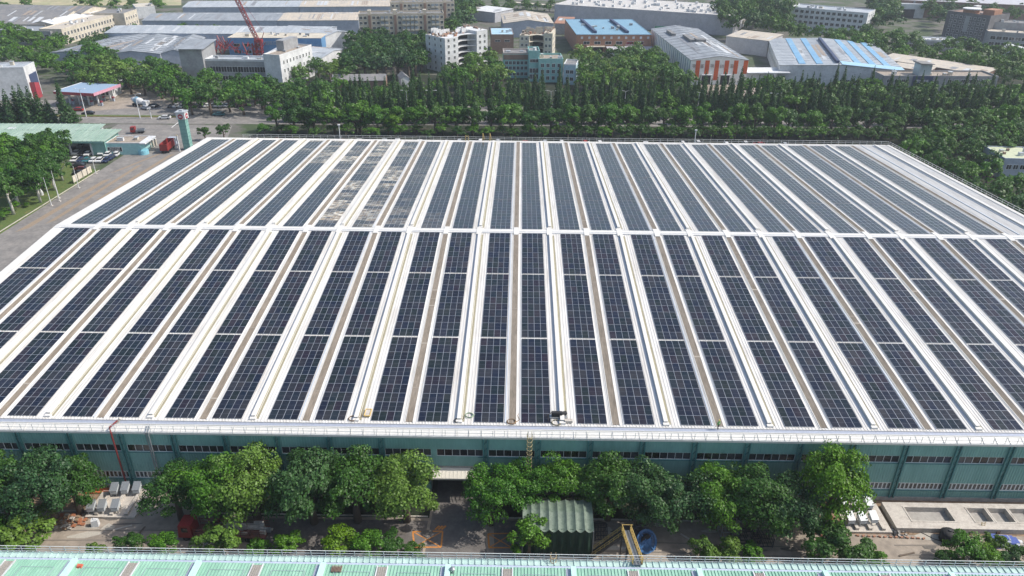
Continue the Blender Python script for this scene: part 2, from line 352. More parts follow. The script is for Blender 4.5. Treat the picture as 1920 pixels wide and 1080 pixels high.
# walls
BAYX = [59.3+8*k for k in range(-21, 9)]
UZ0, UZ1, LZ0, LZ1 = -4.66, -3.3, -10.05, -8.63
PX0, PX1, PZ = -13.4, -5.9, -7.4        # portal
b = MB()
def wallseg(x0, x1, z0, z1, m=0):
    b.box(x0, x1, Y0+.06, Y0+.3, z0, z1, m)
    x = x0+.1
    while x < x1-.1:
        b.box(x, x+.12, Y0, Y0+.06, z0, z1, m); x += .42
for (x0, x1) in ((XL, PX0), (PX1, XR)):
    wallseg(x0, x1, -11.5, LZ0); wallseg(x0, x1, LZ1, UZ0)
wallseg(XL, XR, UZ1, -1.0)
wallseg(PX0, PX1, -6.6, UZ0)
fpart(b, 'front_wall', TEAL)
b = MB()
for (x0, x1) in ((XL, PX0), (PX1, XR)): b.box(x0, x1, Y0-.12, Y0+.3, G, -11.5)
fpart(b, 'wall_plinth', CONC)
b = MB()
b.box(XL, XL+.25, Y0+.3, YR, G, -.6); b.box(XR-.25, XR, Y0+.3, YR, G, -.6); b.box(XL, XL+.25, YR, YB, G, -2.0); b.box(XR-.25, XR, YR, YB, G, -2.0)
for x in (XL, XR-.25):
    b.hexa([(x, Y0+.3, -.6), (x+.25, Y0+.3, -.6), (x+.25, YR, -.6), (x, YR, -.6), (x, Y0+.3, -.55), (x+.25, Y0+.3, -.55), (x+.25, YR, zr(YR)-.35), (x, YR, zr(YR)-.35)])
    b.hexa([(x, YR, -2.0), (x+.25, YR, -2.0), (x+.25, YB, -2.0), (x, YB, -2.0), (x, YR, zr(YR)-.35), (x+.25, YR, zr(YR)-.35), (x+.25, YB, zr(YB)-.36), (x, YB, zr(YB)-.36)])
b.box(XL+.25, XR-.25, YB-.25, YB, G, zr(YB)-.36)
fpart(b, 'side_wall', TEAL)
# pilasters in pairs
b0 = MB(); b0.box(-.42, -.24, -.3, 0, -11.5-G, -1.05-G); b0.box(.24, .42, -.3, 0, -11.5-G, -1.05-G)
for z in range(8): b0.bar((-.24, -.15, z*1.3+1), (.24, -.15, z*1.3+1.6), .08, .08)
pm = b0.mesh('pilaster', TEALD)
for x in BAYX:
    if XL+1 < x < XR-1 and not (PX0-.5 < x < PX1+.5): put('pilaster', pm, FACT, (x, 0, 0))
# windows: upper (six panes a bay, each its own pane) and lower (narrow panes)
def frame_mesh(w_, h_, nn, t=.09):
    q = MB()
    q.box(0, w_, -.02, .12, 0, t); q.box(0, w_, -.02, .12, h_-t, h_)
    for k in range(nn+1):
        xc = k*w_/nn; q.box(max(0, xc-t/2), min(w_, xc+t/2), -.018, .11, t, h_-t)
    return q.mesh('window_frame', FRAMEW)
W_ = 7.1; uf = frame_mesh(W_, UZ1-UZ0, 6, .06); lf = frame_mesh(W_, LZ1-LZ0, 11, .17)
q = MB(); pw = W_/6; q.box(.03, pw-.03, .06, .09, .06, UZ1-UZ0-.06); upane = q.mesh('pane', GLASSD)
q = MB()
for k in range(11): q.box(k*W_/11+.085, (k+1)*W_/11-.085, .06, .09, .17, LZ1-LZ0-.17)
lpane = q.mesh('pane', GLASSD)
q = MB(); q.box(-.45, 7.55-7.1+0.0, 0, .05, 0, 1)
for x in BAYX[:-1]:
    x0 = x+.45
    if x0 < XL or x0+W_ > XR: continue
    wd = put('window', uf, FACT, (x0, .1, UZ0-G))
    for k in range(6): put('pane', upane, wd, (k*pw, 0, 0))
    if not (PX0-7.5 < x0 < PX1+.5) or x0+W_ < PX0:
        wd = put('window', lf, FACT, (x0, .1, LZ0-G)); put('pane', lpane, wd)
b = MB()
for x in BAYX:
    if XL+1 < x < XR-1:
        b.box(x-.45, x+.45, Y0+.07, Y0+.28, UZ0, UZ1)
        if not (PX0-.6 < x < PX1+.6): b.box(x-.45, x+.45, Y0+.07, Y0+.28, LZ0, LZ1)
fpart(b, 'wall_mullion', TEAL)
b = MB(); b.box(XL, PX0, Y0-.1, Y0-.002, UZ0-.14, UZ0-.02); b.box(PX1, XR, Y0-.1, Y0-.002, UZ0-.14, UZ0-.02); b.box(XL, PX0, Y0-.1, Y0-.002, LZ0-.14, LZ0-.02); b.box(PX1, XR, Y0-.1, Y0-.002, LZ0-.14, LZ0-.02)
fpart(b, 'window_sill', TEALD)
# portal canopy and passage
b = MB(); b.hexa([(PX0+.4, Y0-1.9, -7.75), (PX1-.2, Y0-1.9, -7.75), (PX1-.2, Y0-.02, -7.5), (PX0+.4, Y0-.02, -7.5), (PX0+.4, Y0-1.9, -7.45), (PX1-.2, Y0-1.9, -7.45), (PX1-.2, Y0-.02, -6.9), (PX0+.4, Y0-.02, -6.9)])
for i in range(14): b.bar((PX0+.8+i*.6, Y0-1.85, -7.42), (PX0+.8+i*.6, Y0-.1, -6.9), .07, .07)
fpart(b, 'portal_canopy', mat('cream_sheet', (0.62, 0.58, 0.50), 0.5, noise=0.1, nscale=1))
b = MB(); b.box(PX0-.25, PX0, Y0+.3, Y0+32, G, -5); b.box(PX1, PX1+.25, Y0+.3, Y0+32, G, -5); b.box(PX0, PX1, Y0+.3, Y0+32, -5.4, -5.1); b.box(PX0, PX1, Y0+32, Y0+32.2, G, -5.4)
fpart(b, 'passage_wall', CONC)
b = MB(); b.box(PX0, PX1, Y0-.04, Y0+.3, -6.9, -6.6); fpart(b, 'portal_lintel', CONC)

# strips of the roof: positions of the solar strips
def sx(k): return -86.619+(k//2)*16.0+(7.322 if k % 2 else 0)
PW, PL = 1.156, 2.242
# skylights (even k -> gap after strip) and ridge vents (odd k)
for k in range(-2, 26):
    x = sx(k)+4.62
    for (ya, yb) in ((Y0+2.35, YR-2.0), (YR+1.9, YB-1.2)):
        if k % 2 == 0:
            b = MB(); x0 = x+.80; x1 = x+1.90
            if k == 24 and ya < YR: x0, x1 = x+.8, x+1.9
            b.slab(x0, x1, ya, yb, zr, .0, .075)
            for j in range(6):
                xx = x0+.09+j*.184; b.slab(xx-.03, xx+.03, ya, yb, zr, .075, .115)
            fpart(b, 'skylight', SKYL)
            b = MB(); b.slab(x0-.10, x0, ya-.1, yb+.1, zr, 0, .11); b.slab(x1, x1+.10, ya-.1, yb+.1, zr, 0, .11); b.slab(x1+.6, x1+.64, ya, yb, zr, .0, .10, 1)
            fpart(b, 'skylight_trim', [WHITE_TRIM, VENT])
        elif x+2.3 < XR-1:
            c = x+1.75; wv = .5
            b = MB(); b.slab(c-wv/2, c+wv/2, ya+.5, yb, zr, .0, .46); b.slab(c-wv/2-.08, c+wv/2+.08, ya+.42, yb+.05, zr, .46, .54)
            b.slab(c-wv/2-.2, c+wv/2+.25, ya-.1, ya+.42, zr, 0, .30)
            fpart(b, 'ridge_vent', [WHITE_TRIM])
            b = MB(); b.slab(c+wv/2+.02, c+wv/2+.55, ya+.3, yb, zr, 0.0, .05, 0); b.slab(c-wv/2-.42, c-wv/2-.10, ya+.3, yb, zr, .0, .05, 1)
            fpart(b, 'valley_gutter', [OLIVE, VENT])
    # flashing saddles where the strips cross the ridge
    xc = x+1.35 if k % 2 == 0 else x+1.55
    b = MB()
    b.slab(xc-.55, xc+.55, YR-2.1, YR, zr, .05, .24); b.slab(xc-.55, xc+.55, YR, YR+2.0, zr, .05, .24)
    fpart(b, 'ridge_saddle', WHITE_TRIM)
# big white blank skirt at the right of the far slope: raised rib lines
for xx in (sx(24)+9.2, sx(24)+13.0):
    b = MB(); b.slab(xx, xx+.28, YR+1.5, YB-.8, zr, 0, .20, 0); b.slab(xx+.28, xx+.5, YR+1.5, YB-.8, zr, 0, .03, 1); b.slab(xx, xx+.28, Y0+3, YR-1.5, zr, 0, .20, 0)
    fpart(b, 'standing_seam', [VENT, GUTTER])

b = MB()
y = Y0+12.0
while y < YB-3:
    if abs(y-YR) > 3: b.slab(XL+1.2, XR-1, y, y+.07, zr, .002, .016)
    y += 11.3
fpart(b, 'sheet_lap', VENT)
for k in range(-2, 25, 4):
    b = MB(); xx = sx(k)+4.62+.18
    for (ya, yb) in ((Y0+2.4, YR-1.3), (YR+1.3, YB-1)): b.slab(xx, xx+.16, ya, yb, zr, .05, .16)
    fpart(b, 'cable_tray', VENT)
for k in range(-2, 26, 2):
    b = MB(); rl = random.Random(k)
    for _ in range(5):
        y = rl.uniform(Y0+4, YB-4)
        if abs(y-YR) < 3: continue
        b.slab(sx(k)+4.62+.80, sx(k)+4.62+1.90, y, y+rl.choice([.12, .16, .4]), zr, .118, .13)
    fpart(b, 'skylight_lap', mat('skylight_patch', (0.34, 0.30, 0.25), .6) if 'skylight_patch' not in bpy.data.materials else bpy.data.materials['skylight_patch'])

# solar arrays
def panel_mesh(attr=False):
    q = MB(); w_, l_ = 1.130, 2.226; t = .032; fr = .020
    q.hexa([(0, 0, 0), (w_, 0, 0), (w_, l_, 0), (0, l_, 0), (0, 0, t), (w_, 0, t), (w_, l_, t), (0, l_, t)], 1, 1)
    q.f.pop(1); q.m.pop(1)
    for (xa, xb, ya, yb) in ((0, w_, 0, fr), (0, w_, l_-fr, l_), (0, fr, fr, l_-fr), (w_-fr, w_, fr, l_-fr)):
        q.quad((xa, ya, t), (xb, ya, t), (xb, yb, t), (xa, yb, t), 1)
    mid = l_/2
    q.quad((fr, fr, t-.004), (w_-fr, fr, t-.004), (w_-fr, mid-.012, t-.004), (fr, mid-.012, t-.004), 0)
    q.quad((fr, mid+.012, t-.004), (w_-fr, mid+.012, t-.004), (w_-fr, l_-fr, t-.004), (fr, l_-fr, t-.004), 0)
    q.quad((fr, mid-.012, t-.004), (w_-fr, mid-.012, t-.004), (w_-fr, mid+.012, t-.004), (fr, mid+.012, t-.004), 2)
    return q
BUS = mat('cell_gap', (0.12, 0.13, 0.16), 0.4)
PM = panel_mesh().mesh('solar_panel', [PANEL, ALU, BUS])
SECT = [('front row beside the eaves', 92.45, 10, True), ('second row of the near slope', 115.25, 10, True), ('third row just before the ridge', 138.05, 8, True),
        ('first row behind the ridge', 158.45, 10, False), ('second row behind the ridge', 181.1, 10, False), ('third row behind the ridge', 203.85, 10, False), ('rearmost row by the far edge', 226.6, 8, False)]
ang = math.atan(S)
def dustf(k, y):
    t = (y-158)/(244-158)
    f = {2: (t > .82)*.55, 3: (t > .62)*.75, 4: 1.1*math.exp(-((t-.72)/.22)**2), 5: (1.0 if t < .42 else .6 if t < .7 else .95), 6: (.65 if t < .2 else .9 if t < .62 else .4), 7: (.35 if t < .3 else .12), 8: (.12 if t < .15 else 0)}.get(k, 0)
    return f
for si, (rn, ys, nr, near) in enumerate(SECT):
    ks = range(-2, 26) if near else range(-2, 25)
    ks = [k for k in ks if not (near and sx(k)+4.7 > XR-2)]
    for n_, k in enumerate(ks):
        x0 = sx(k); nc = 4
        if k == -2: x0 -= PW; nc = 5
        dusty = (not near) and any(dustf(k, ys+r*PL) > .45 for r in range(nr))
        lab = f'{"pale dust-covered" if dusty else "dark blue"} array, {ordn(n_+1)} from the left in the {rn}'
        root = empty('solar_array', (x0, ys, zr(ys)+.09), 0, lab, 'solar panels', 'solar arrays on the white factory roof')
        root.rotation_euler = (ang if near else -ang, 0, 0)
        if near:
            for r in range(nr):
                for c in range(nc): put('solar_panel', PM, root, (c*PW+.013, r*PL+.008, random.uniform(0, .006)))
        else:
            q = MB(); base = panel_mesh(); nb = len(base.v); rn_ = []; du = []
            for r in range(nr):
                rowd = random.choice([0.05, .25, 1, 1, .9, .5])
                for c in range(nc):
                    i = len(q.v); zz = random.uniform(0, .006)
                    q.v += [(v[0]+c*PW+.013, v[1]+r*PL+.008, v[2]+zz) for v in base.v]
                    q.f += [tuple(a+i for a in f) for f in base.f]; q.m += base.m
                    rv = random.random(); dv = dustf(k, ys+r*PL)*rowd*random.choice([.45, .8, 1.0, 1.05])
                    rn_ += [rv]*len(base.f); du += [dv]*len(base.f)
            me = q.mesh('panel_rows', [PANELF, ALU, BUS])
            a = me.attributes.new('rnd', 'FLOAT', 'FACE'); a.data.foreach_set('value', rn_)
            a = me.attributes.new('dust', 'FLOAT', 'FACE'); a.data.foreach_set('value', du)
            o = put('panel_rows', me, root); o['kind'] = 'stuff'
        q = MB()
        for c in (.25, nc*PW-.35): q.box(c, c+.06, .02, nr*PL-.02, -.085, -.002)
        q.build('mounting_rail', ALU, root)

# railings: posts one by one
def railing(label, pts, post_h=1.1, step=1.8, zf=None, t=.05, name='roof_railing', m=FRAMEW, rails=(1.0, .55)):
    a, e = Vector(pts[0]), Vector(pts[1]); L = (e-a).length; d = (e-a)/L
    root = empty(name, a, 0, label, 'railing')
    q = MB(); q.bar((0, 0, 0), (0, 0, post_h), t, t); pm_ = q.mesh('post', m); nn = int(L/step)
    for i in range(nn+1): put('post', pm_, root, tuple(d*(i*L/nn)))
    q = MB()
    for r in rails: q.bar((0, 0, post_h*r), tuple(e-a+Vector((0, 0, post_h*r))), t, t)
    q.build('rail', m, root); return root
railing('long white handrail along the front eaves of the solar roof', [(XL, Y0-.1, -.58), (XR, Y0-.1, -.58)], t=.055, rails=(1.0, .5))
railing('long thin handrail along the far edge of the solar roof', [(XL+12, YB+.5, zr(YB)-.05), (XR, YB+.5, zr(YB)-.05)], post_h=1.3, step=2.4, t=.07)
railing('handrail running up the right edge of the near roof slope', [(XR+.1, Y0+1, 0), (XR+.1, YR, zr(YR))], post_h=1.2, step=2.4, t=.06)
railing('handrail running down the right edge of the far roof slope', [(XR+.1, YR+1, zr(YR)), (XR+.1, YB, zr(YB))], post_h=1.2, step=2.4, t=.06)


# ================================================================== vegetation
def crown_mesh(name, seed, kind='broad', ncl=40, nl=150, ls=0.05, squash=0.85, mat_=None):
    r = np.random.default_rng(seed); P_ = []; N_ = []; C_ = []
    if kind == 'broad':
        for i in range(ncl):
            d = r.normal(size=3); d /= np.linalg.norm(d)
            if d[2] < -0.45: d[2] *= -.6
            rad = r.uniform(.62, .86) if i < ncl*.8 else r.uniform(.1, .55)
            lump = 1+.24*math.sin(3.1*d[0]*2+seed)*math.cos(2.7*d[1]*2+seed*1.7)
            c = d*rad*lump*np.array([1, 1, squash]); cr = r.uniform(.12, .34); tint = max(0, r.normal(.10, .36))
            q = r.normal(size=(nl, 3)); q /= np.linalg.norm(q, axis=1)[:, None]
            q[:, 2] = np.where(q[:, 2] < -.3, -q[:, 2]*.7, q[:, 2])
            rr = r.uniform(.45, 1.08, nl)**.6
            p = c+q*rr[:, None]*cr*np.array([1, 1, .8]); p[:, 2] -= (rr > .9)*r.uniform(0, .05, nl)
            n = q*.75+d*.35+r.normal(size=(nl, 3))*.55+np.array([0, 0, .35])
            P_.append(p); N_.append(n); C_.append(np.full(nl, min(1, tint)))
    elif kind == 'conifer':      # unit: height 0..1, radius about .2
        n_t = ncl*nl; z = 1-np.sqrt(r.uniform(0, 1, n_t))*.97; a = r.uniform(0, 2*np.pi, n_t)
        layer = .8+.2*np.sin(z*46+3*np.sin(a*2+seed)); rad = (.205*(1-z)**.72+.004)*layer*r.uniform(.55, 1.08, n_t)*(1+.15*np.sin(a*3+seed+z*7))
        p = np.stack([rad*np.cos(a), rad*np.sin(a), z-rad*.25], 1)
        n = np.stack([np.cos(a), np.sin(a), np.full(n_t, .5)], 1)+r.normal(size=(n_t, 3))*.5
        P_.append(p); N_.append(n); C_.append(np.clip(r.normal(.1, .2, n_t), 0, 1))
    p = np.concatenate(P_); n = np.concatenate(N_); c = np.concatenate(C_); n /= np.linalg.norm(n, axis=1)[:, None]
    k = len(p); t = r.normal(size=(k, 3)); u = np.cross(n, t); u /= np.linalg.norm(u, axis=1)[:, None]; v = np.cross(n, u)
    s = (ls*r.uniform(.6, 1.35, k))[:, None]
    if kind == 'conifer': s = s*(1.0-.45*p[:, 2:3])
    u = u*s*.5; v = v*s*.36
    V = np.stack([p-u-v*.5, p+u*.2-v, p+u+v*.4, p-u*.2+v], 1).reshape(-1, 3)
    me = bpy.data.meshes.new(name); me.vertices.add(4*k); me.vertices.foreach_set('co', V.ravel().astype(np.float32))
    me.loops.add(4*k); me.loops.foreach_set('vertex_index', np.arange(4*k, dtype=np.int32))
    me.polygons.add(k); me.polygons.foreach_set('loop_start', np.arange(0, 4*k, 4, dtype=np.int32))
    try: me.polygons.foreach_set('loop_total', np.full(k, 4, dtype=np.int32))
    except Exception: pass
    a = me.attributes.new('clump', 'FLOAT', 'FACE'); a.data.foreach_set('value', c.astype(np.float32))
    me.materials.append(mat_); me.update(calc_edges=True); me.validate(); return me
def trunk_mesh(name, seed, m, thick=.05, limbs=5):
    r = random.Random(seed); q = MB()
    q.tube([(0, 0, 0), (.01, .0, .25), (-.01, .01, .5), (.01, 0, .85)], [thick*1.25, thick, thick*.75, thick*.3], 7)
    for i in range(limbs):
        a = r.uniform(0, 6.28); z = r.uniform(.25, .55); l = r.uniform(.18, .34)
        q.tube([(0, 0, z), (math.cos(a)*l*.5, math.sin(a)*l*.5, z+l*.45), (math.cos(a)*l, math.sin(a)*l, z+l*.95)], [thick*.5, thick*.35, thick*.12], 5)
    return q.mesh(name, m, smooth=True)
CROWN = {}
def crowns(kind, lod):
    key = (kind, lod)
    if key not in CROWN:
        if kind == 'conifer': CROWN[key] = [crown_mesh('crown', 50+i, 'conifer', 12, 110, .062, mat_=LEAF['conifer']) for i in range(4)]
        elif lod == 'near': CROWN[key] = [crown_mesh('crown', hash_(kind)+i, 'broad', 74, 190, .060, .85, LEAF[kind]) for i in range(3)]
        elif lod == 'bush': CROWN[key] = [crown_mesh('crown', hash_(kind)+i+20, 'broad', 30, 130, .105, .85, LEAF[kind]) for i in range(2)]
        else: CROWN[key] = [crown_mesh('crown', hash_(kind)+i+40, 'broad', 34, 34, .15, .9, LEAF[kind]) for i in range(3)]
    return CROWN[key]
def hash_(s): return sum(ord(c)*(i+1) for i, c in enumerate(s)) % 97
TRUNK = trunk_mesh('trunk', 1, BARK); TRUNKW = trunk_mesh('trunk', 2, BARKW, .035, 3); TRUNKC = trunk_mesh('trunk', 3, BARK, .014, 0)
def tree(x, y, r, h, kind, lod, label, name='broadleaf_tree', group=None, z=G, trunk=TRUNK, flat=1.0):
    root = empty(name, (x, y, z), random.uniform(0, 6.28), label, 'shrub' if 'shrub' in name or name == 'bush' else 'tree', group)
    if kind == 'conifer':
        put('crown', random.choice(crowns(kind, lod)), root, (0, 0, h*.06), (0, 0, 0), (r*5, r*5, h*.94)); put('trunk', TRUNKC, root, (0, 0, 0), (0, 0, 0), (h, h, h)); return root
    rz = min(h*(.46 if lod == 'near' else .44), r*1.25*flat)
    u_ = random.uniform(.86, 1.14); put('crown', random.choice(crowns(kind, lod)), root, (0, 0, h-rz), (random.uniform(-.12, .12), random.uniform(-.12, .12), 0), (r*u_, r/u_, rz/.85)); put('trunk', trunk, root, (0, 0, 0), (0, 0, 0), (h*.85, h*.85, h*.85))
    return root
def X_at(px, Y): 
    d = FWD*F_PX+RIGHT*(px-960)-UP*(0); return d.x/d.y*Y
def at(px, py, Y):             # point seen at a pixel at depth Y
    d = FWD*F_PX+RIGHT*(px-960)-UP*(py-540); t = Y/d.y; return Vector((d.x*t, Y, CAM_Z+d.z*t))

sheet('far_field', [P(*q_).xy for q_ in ((-80, 14), (112, 10), (340, 10), (340, -8), (-80, -10))], mat('far_field_soil', (0.40, 0.34, 0.22), .95, noise=.2, nscale=.05, col2=(0.30, 0.30, 0.17)), G+.03)
# the big trees in front of the teal wall
for (px, Y, r, h, k, lab) in (
    (10, 85.2, 5.2, 9.6, 'deep', 'large dark tree at the left end of the row before the teal wall'),
    (95, 84.8, 5.0, 10.2, 'bluish', 'large grey-green tree in the leftmost clump before the teal wall'),
    (146, 86.2, 4.0, 8.6, 'deep', 'dark green tree just left of the red wall pipe'),
    (334, 85.2, 4.2, 8.4, 'deep', 'dark green tree just right of the upper concrete plinths and white boxes'),
    (402, 85.0, 4.6, 9.6, 'lush', 'fresh green tree behind the red truck cab'),
    (478, 85.6, 4.9, 10.4, 'pale', 'pale olive tree standing taller behind the red flatbed truck'),
    (585, 85.0, 5.2, 10.3, 'bluish', 'grey-green tree with pale upright trunks right of the truck'),
    (668, 85.4, 5.0, 9.9, 'deep', 'dark dense tree between the grey-green and the yellowish trees'),
    (762, 85.6, 5.0, 9.6, 'pale', 'yellowish round tree just left of the dark portal'),
    (920, 85.2, 4.0, 8.6, 'lush', 'green tree just right of the dark portal'),
    (985, 87.2, 3.8, 8.0, 'lush', 'green tree below the yellow caged ladder'),
    (1056, 87.4, 3.8, 8.2, 'lush', 'bright green tree right behind the green tarpaulin shed'),
    (1142, 86.6, 4.5, 9.2, 'deep', 'tall dark green tree behind the right end of the tarpaulin shed'),
    (1205, 85.3, 4.6, 8.9, 'bluish', 'greyish green tree behind the blue cable drum'),
    (1275, 84.6, 4.7, 8.3, 'bluish', 'greyish tree second to the right of the cable drum'),
    (1345, 85.3, 4.5, 8.8, 'lush', 'green drooping tree above the black rack frames'),
    (1415, 84.9, 5.0, 9.2, 'deep', 'dark tree left of the big bright tree'),
    (1480, 84.4, 4.6, 8.2, 'bluish', 'low grey-green tree tucked against the big bright tree'),
    (1556, 85.6, 5.0, 12.2, 'bright', 'tallest bright yellow-green tree with a brown trunk in bare soil')):
    tree(at(px, 900, Y).x, Y-1.7, r*1.17, h*1.22, k, 'near', lab, group='trees before the teal wall')
# small trees and bushes below, along the near building
for (px, py, r, h, k, lab) in (
    (50, 1005, 3.6, 5.5, 'pale', 'pale leafy tree at the bottom left corner above the green roof'),
    (-20, 1000, 2.6, 5.0, 'lush', 'green tree cut by the left edge at the bottom'),
    (178, 1035, 1.1, 2.4, 'pale', 'thin young sapling on the beige ground left of the bushes'),
    (245, 1018, 1.7, 3.2, 'deep', 'dark round bush by the green roof, left of two'),
    (308, 1020, 1.9, 3.3, 'lush', 'green round bush by the green roof beside the red truck'),
    (412, 1012, 2.7, 4.8, 'pale', 'pale olive small tree in front of the truck'),
    (482, 1030, 1.6, 3.0, 'lush', 'low green bush under the truck bed'),
    (540, 1022, 2.0, 3.6, 'lush', 'green bush right of the truck bed'),
    (632, 1018, 2.3, 4.2, 'bright', 'yellow-green bushy tree left of the orange cross boxes'),
    (690, 1022, 2.3, 4.0, 'lush', 'green bushy tree second left of the orange cross boxes'),
    (735, 1024, 1.9, 3.8, 'deep', 'dark bush next to the left orange cross box'),
    (775, 1036, 1.5, 2.4, 'deep', 'low bush creeping under the left orange cross box'),
    (992, 1008, 2.6, 5.9, 'lush', 'round leafy tree in front of the green tarpaulin shed'),
    (1322, 1030, 1.7, 4.0, 'pale', 'pale shrub left in the clump below the black frames'),
    (1362, 1035, 2.0, 3.6, 'pale', 'olive shrub in the middle of the clump below the black frames'),
    (1410, 1040, 1.9, 3.0, 'lush', 'green shrub right in the clump below the black frames'),
    (1548, 1015, 3.3, 6.2, 'deep', 'dark spreading tree at the bottom, right of the bright tree trunk'),
    (1600, 1035, 2.8, 4.2, 'deep', 'dark lower tree leaning to the paved yard at the bottom'),
    (1640, 1050, 1.6, 2.6, 'lush', 'low bush at the foot of the dark spreading tree'),
    (1775, 1050, 1.5, 2.6, 'deep', 'low bush left of the black tank by the railing'),
    (1812, 1030, 2.4, 4.2, 'lush', 'leafy small tree hiding the lower half of the black tank'),
    (1850, 1045, 2.0, 3.4, 'bright', 'yellow-green bush right of the black tank'),
    (1868, 1020, 1.4, 3.4, 'pale', 'thin pale tree by the blue tarpaulin heap'),
    (1893, 1050, 1.5, 3.0, 'bluish', 'grey-green bush below the blue tarpaulin heap'),
    (1925, 1050, 2.0, 3.0, 'deep', 'dark bush cut by the right edge at the bottom')):
    q = P(px, py, G+h*.6); tree(q.x, q.y, r*1.25, h*1.12, k, 'bush', lab, 'small_tree' if h > 3.5 else 'bush', group='small trees and bushes along the near building')
# lawn at the left
for i, (px, py, r) in enumerate(((30, 395, 2.2), (8, 412, 2.6), (52, 388, 1.2))):
    q = P(px, py); tree(q.x, q.y, r, r*1.3, 'lush', 'bush', ('clipped round shrub on the lawn by the whitewashed trunk', 'wide low shrub on the lawn at the left edge', 'small shrub on the lawn beside the flagpoles')[i], 'shrub', group='shrubs on the left lawn')
# row behind the factory, avenue conifers
GB = 'broadleaf trees behind the factory'
x = -97; i = 0
while x < 210:
    i += 1; r = random.uniform(4.6, 6.2); h = random.uniform(10.0, 13.5)
    k = random.choice(['lush', 'deep', 'lush', 'far'])
    tree(x, 292+random.uniform(-2, 2)+x*.02, r, h, k, 'bush', f'round broadleaf tree, {ordn(i)} from the left in the row behind the solar roof', group=GB)
    x += r*1.38
tree(-49.5, 289, 3.9, 8.6, 'bright', 'bush', 'vivid yellow-green round tree behind the solar roof below the dark grove', group=GB)
tree(-63.5, 290, 6.0, 13.2, 'lush', 'bush', 'largest round tree behind the solar roof, left of the vivid yellow one', group=GB)
tree(-121, 279, 2.6, 5.8, 'deep', 'bush', 'small dark tree right of the turquoise tower, the nearer of two'); tree(-114.5, 281, 2.9, 6.2, 'deep', 'bush', 'small dark tree between the tower and the roof corner')
x = -100; i = 0
while x < 215:
    i += 1; r = random.uniform(2.8, 3.8); h = random.uniform(5.0, 6.8) if x > 15 else random.uniform(3.5, 5.5)
    if True:
        tree(x, (285 if i % 2 else 289)+random.uniform(-1, 1), r, h, random.choice(['deep', 'far', 'lush', 'deep']), 'far', f'low bushy dark hedge tree, {ordn(i)} along the belt behind the roof', 'large_shrub', 'low hedge trees behind the factory')  # low trees of the hedge row, kept under the shrub category
    x += r*(1.05 if x > 15 else 1.6)
for row, (yy, sp, lab, x0) in enumerate(((308.0, 3.5, 'nearest avenue row', -96), (320.5, 3.9, 'middle avenue row', -90), (339.5, 3.9, 'farthest avenue row', -84))):
    x = x0; i = 0
    while x < 222:
        i += 1
        if random.random() < .93 and not (row < 2 and (57 < x < 62 or 110 < x < 116)):
            tree(x+random.uniform(-.8, .8), yy+.02*x+random.uniform(-1.6, 1.6), random.uniform(1.9, 2.5), random.choice([random.uniform(11, 14), random.uniform(14, 17), random.uniform(16, 19.5)]), 'conifer', 'far', f'dark pointed conifer, {ordn(i)} from the left in the {lab}', 'conifer', 'conifers along the avenue')
        x += sp
for i, (px, py, h) in enumerate(((8, 232, 13), (25, 233, 14.5), (42, 228, 15), (55, 232, 16.5), (68, 229, 15), (82, 231, 13), (97, 230, 10), (126, 231, 18.5), (137, 229, 8))):
    q = P(px, py); tree(q.x, q.y, 3.4 if h < 18 else 2.9, h, 'conifer', 'far', f'dark conifer behind the green-roofed sheds, {ordn(i+1)} from the left', 'conifer', 'conifers behind the green sheds')
WOOD = []
def inside(p, poly):
    c = False; n = len(poly)
    for i in range(n):
        a, b_ = poly[i], poly[i-1]
        if (a[1] > p[1]) != (b_[1] > p[1]) and p[0] < (b_[0]-a[0])*(p[1]-a[1])/(b_[1]-a[1])+a[0]: c = not c
    return c
def grove(poly, sp, kinds, hr, where, rr=(.42, .6), cap=60, zc=7, seed=1, lod='far', trunk=TRUNK, wood=False):
    r = random.Random(seed); pts = []
    xs = [p[0] for p in poly]; ys = [p[1] for p in poly]
    for _ in range(6000):
        p = (r.uniform(min(xs), max(xs)), r.uniform(min(ys), max(ys)))
        if not inside(p, poly): continue
        q = P(p[0], p[1], G+zc)
        if all((q.x-a.x)**2+(q.y-a.y)**2 > sp*sp for a in pts): pts.append(q)
        if len(pts) >= cap: break
    pts.sort(key=lambda a: a.x/a.y)
    for i, a in enumerate(pts):
        h = r.uniform(*hr)
        if wood: WOOD.append((a.x, a.y, h*r.uniform(*rr), h, r.choice(kinds))); continue
        tree(a.x, a.y, h*r.uniform(*rr), h, r.choice(kinds), lod, f'green tree {where}, {ordn(i+1)} from the left', group='trees '+where, trunk=trunk)
grove([(0, 276), (104, 266), (114, 285), (108, 315), (60, 350), (30, 366), (0, 374)], 5.6, ['deep', 'deep', 'lush'], (10, 13), 'on the left lawn', rr=(.42, .5), cap=60, zc=6, seed=21, lod='bush', trunk=TRUNKW)
grove([(285, 146), (345, 148), (520, 160), (620, 165), (620, 193), (320, 184)], 7.5, ['far', 'lush', 'deep'], (10, 13), 'between the grey office and the avenue', seed=2)
grove([(620, 150), (780, 152), (960, 150), (1000, 160), (1310, 160), (1310, 190), (620, 195)], 8.5, ['far', 'lush', 'deep', 'deep'], (6.5, 9.5), 'behind the avenue conifers', cap=60, seed=3, wood=True)
grove([(655, 82), (700, 70), (790, 72), (805, 100), (785, 125), (650, 128)], 8.5, ['deep', 'deep', 'bluish'], (12, 15), 'in the dark grove below the long beige apartment block', cap=48, seed=4)
grove([(840, 120), (918, 108), (940, 118), (945, 155), (835, 150)], 9, ['lush', 'far', 'pale'], (9, 13), 'before the white ruined apartment block', seed=5)
grove([(1088, 104), (1230, 104), (1290, 150), (1300, 158), (1090, 155)], 8.5, ['far', 'deep', 'lush', 'pale'], (10, 14), 'between the turquoise school and the orange-striped hall', cap=50, seed=6, wood=True)
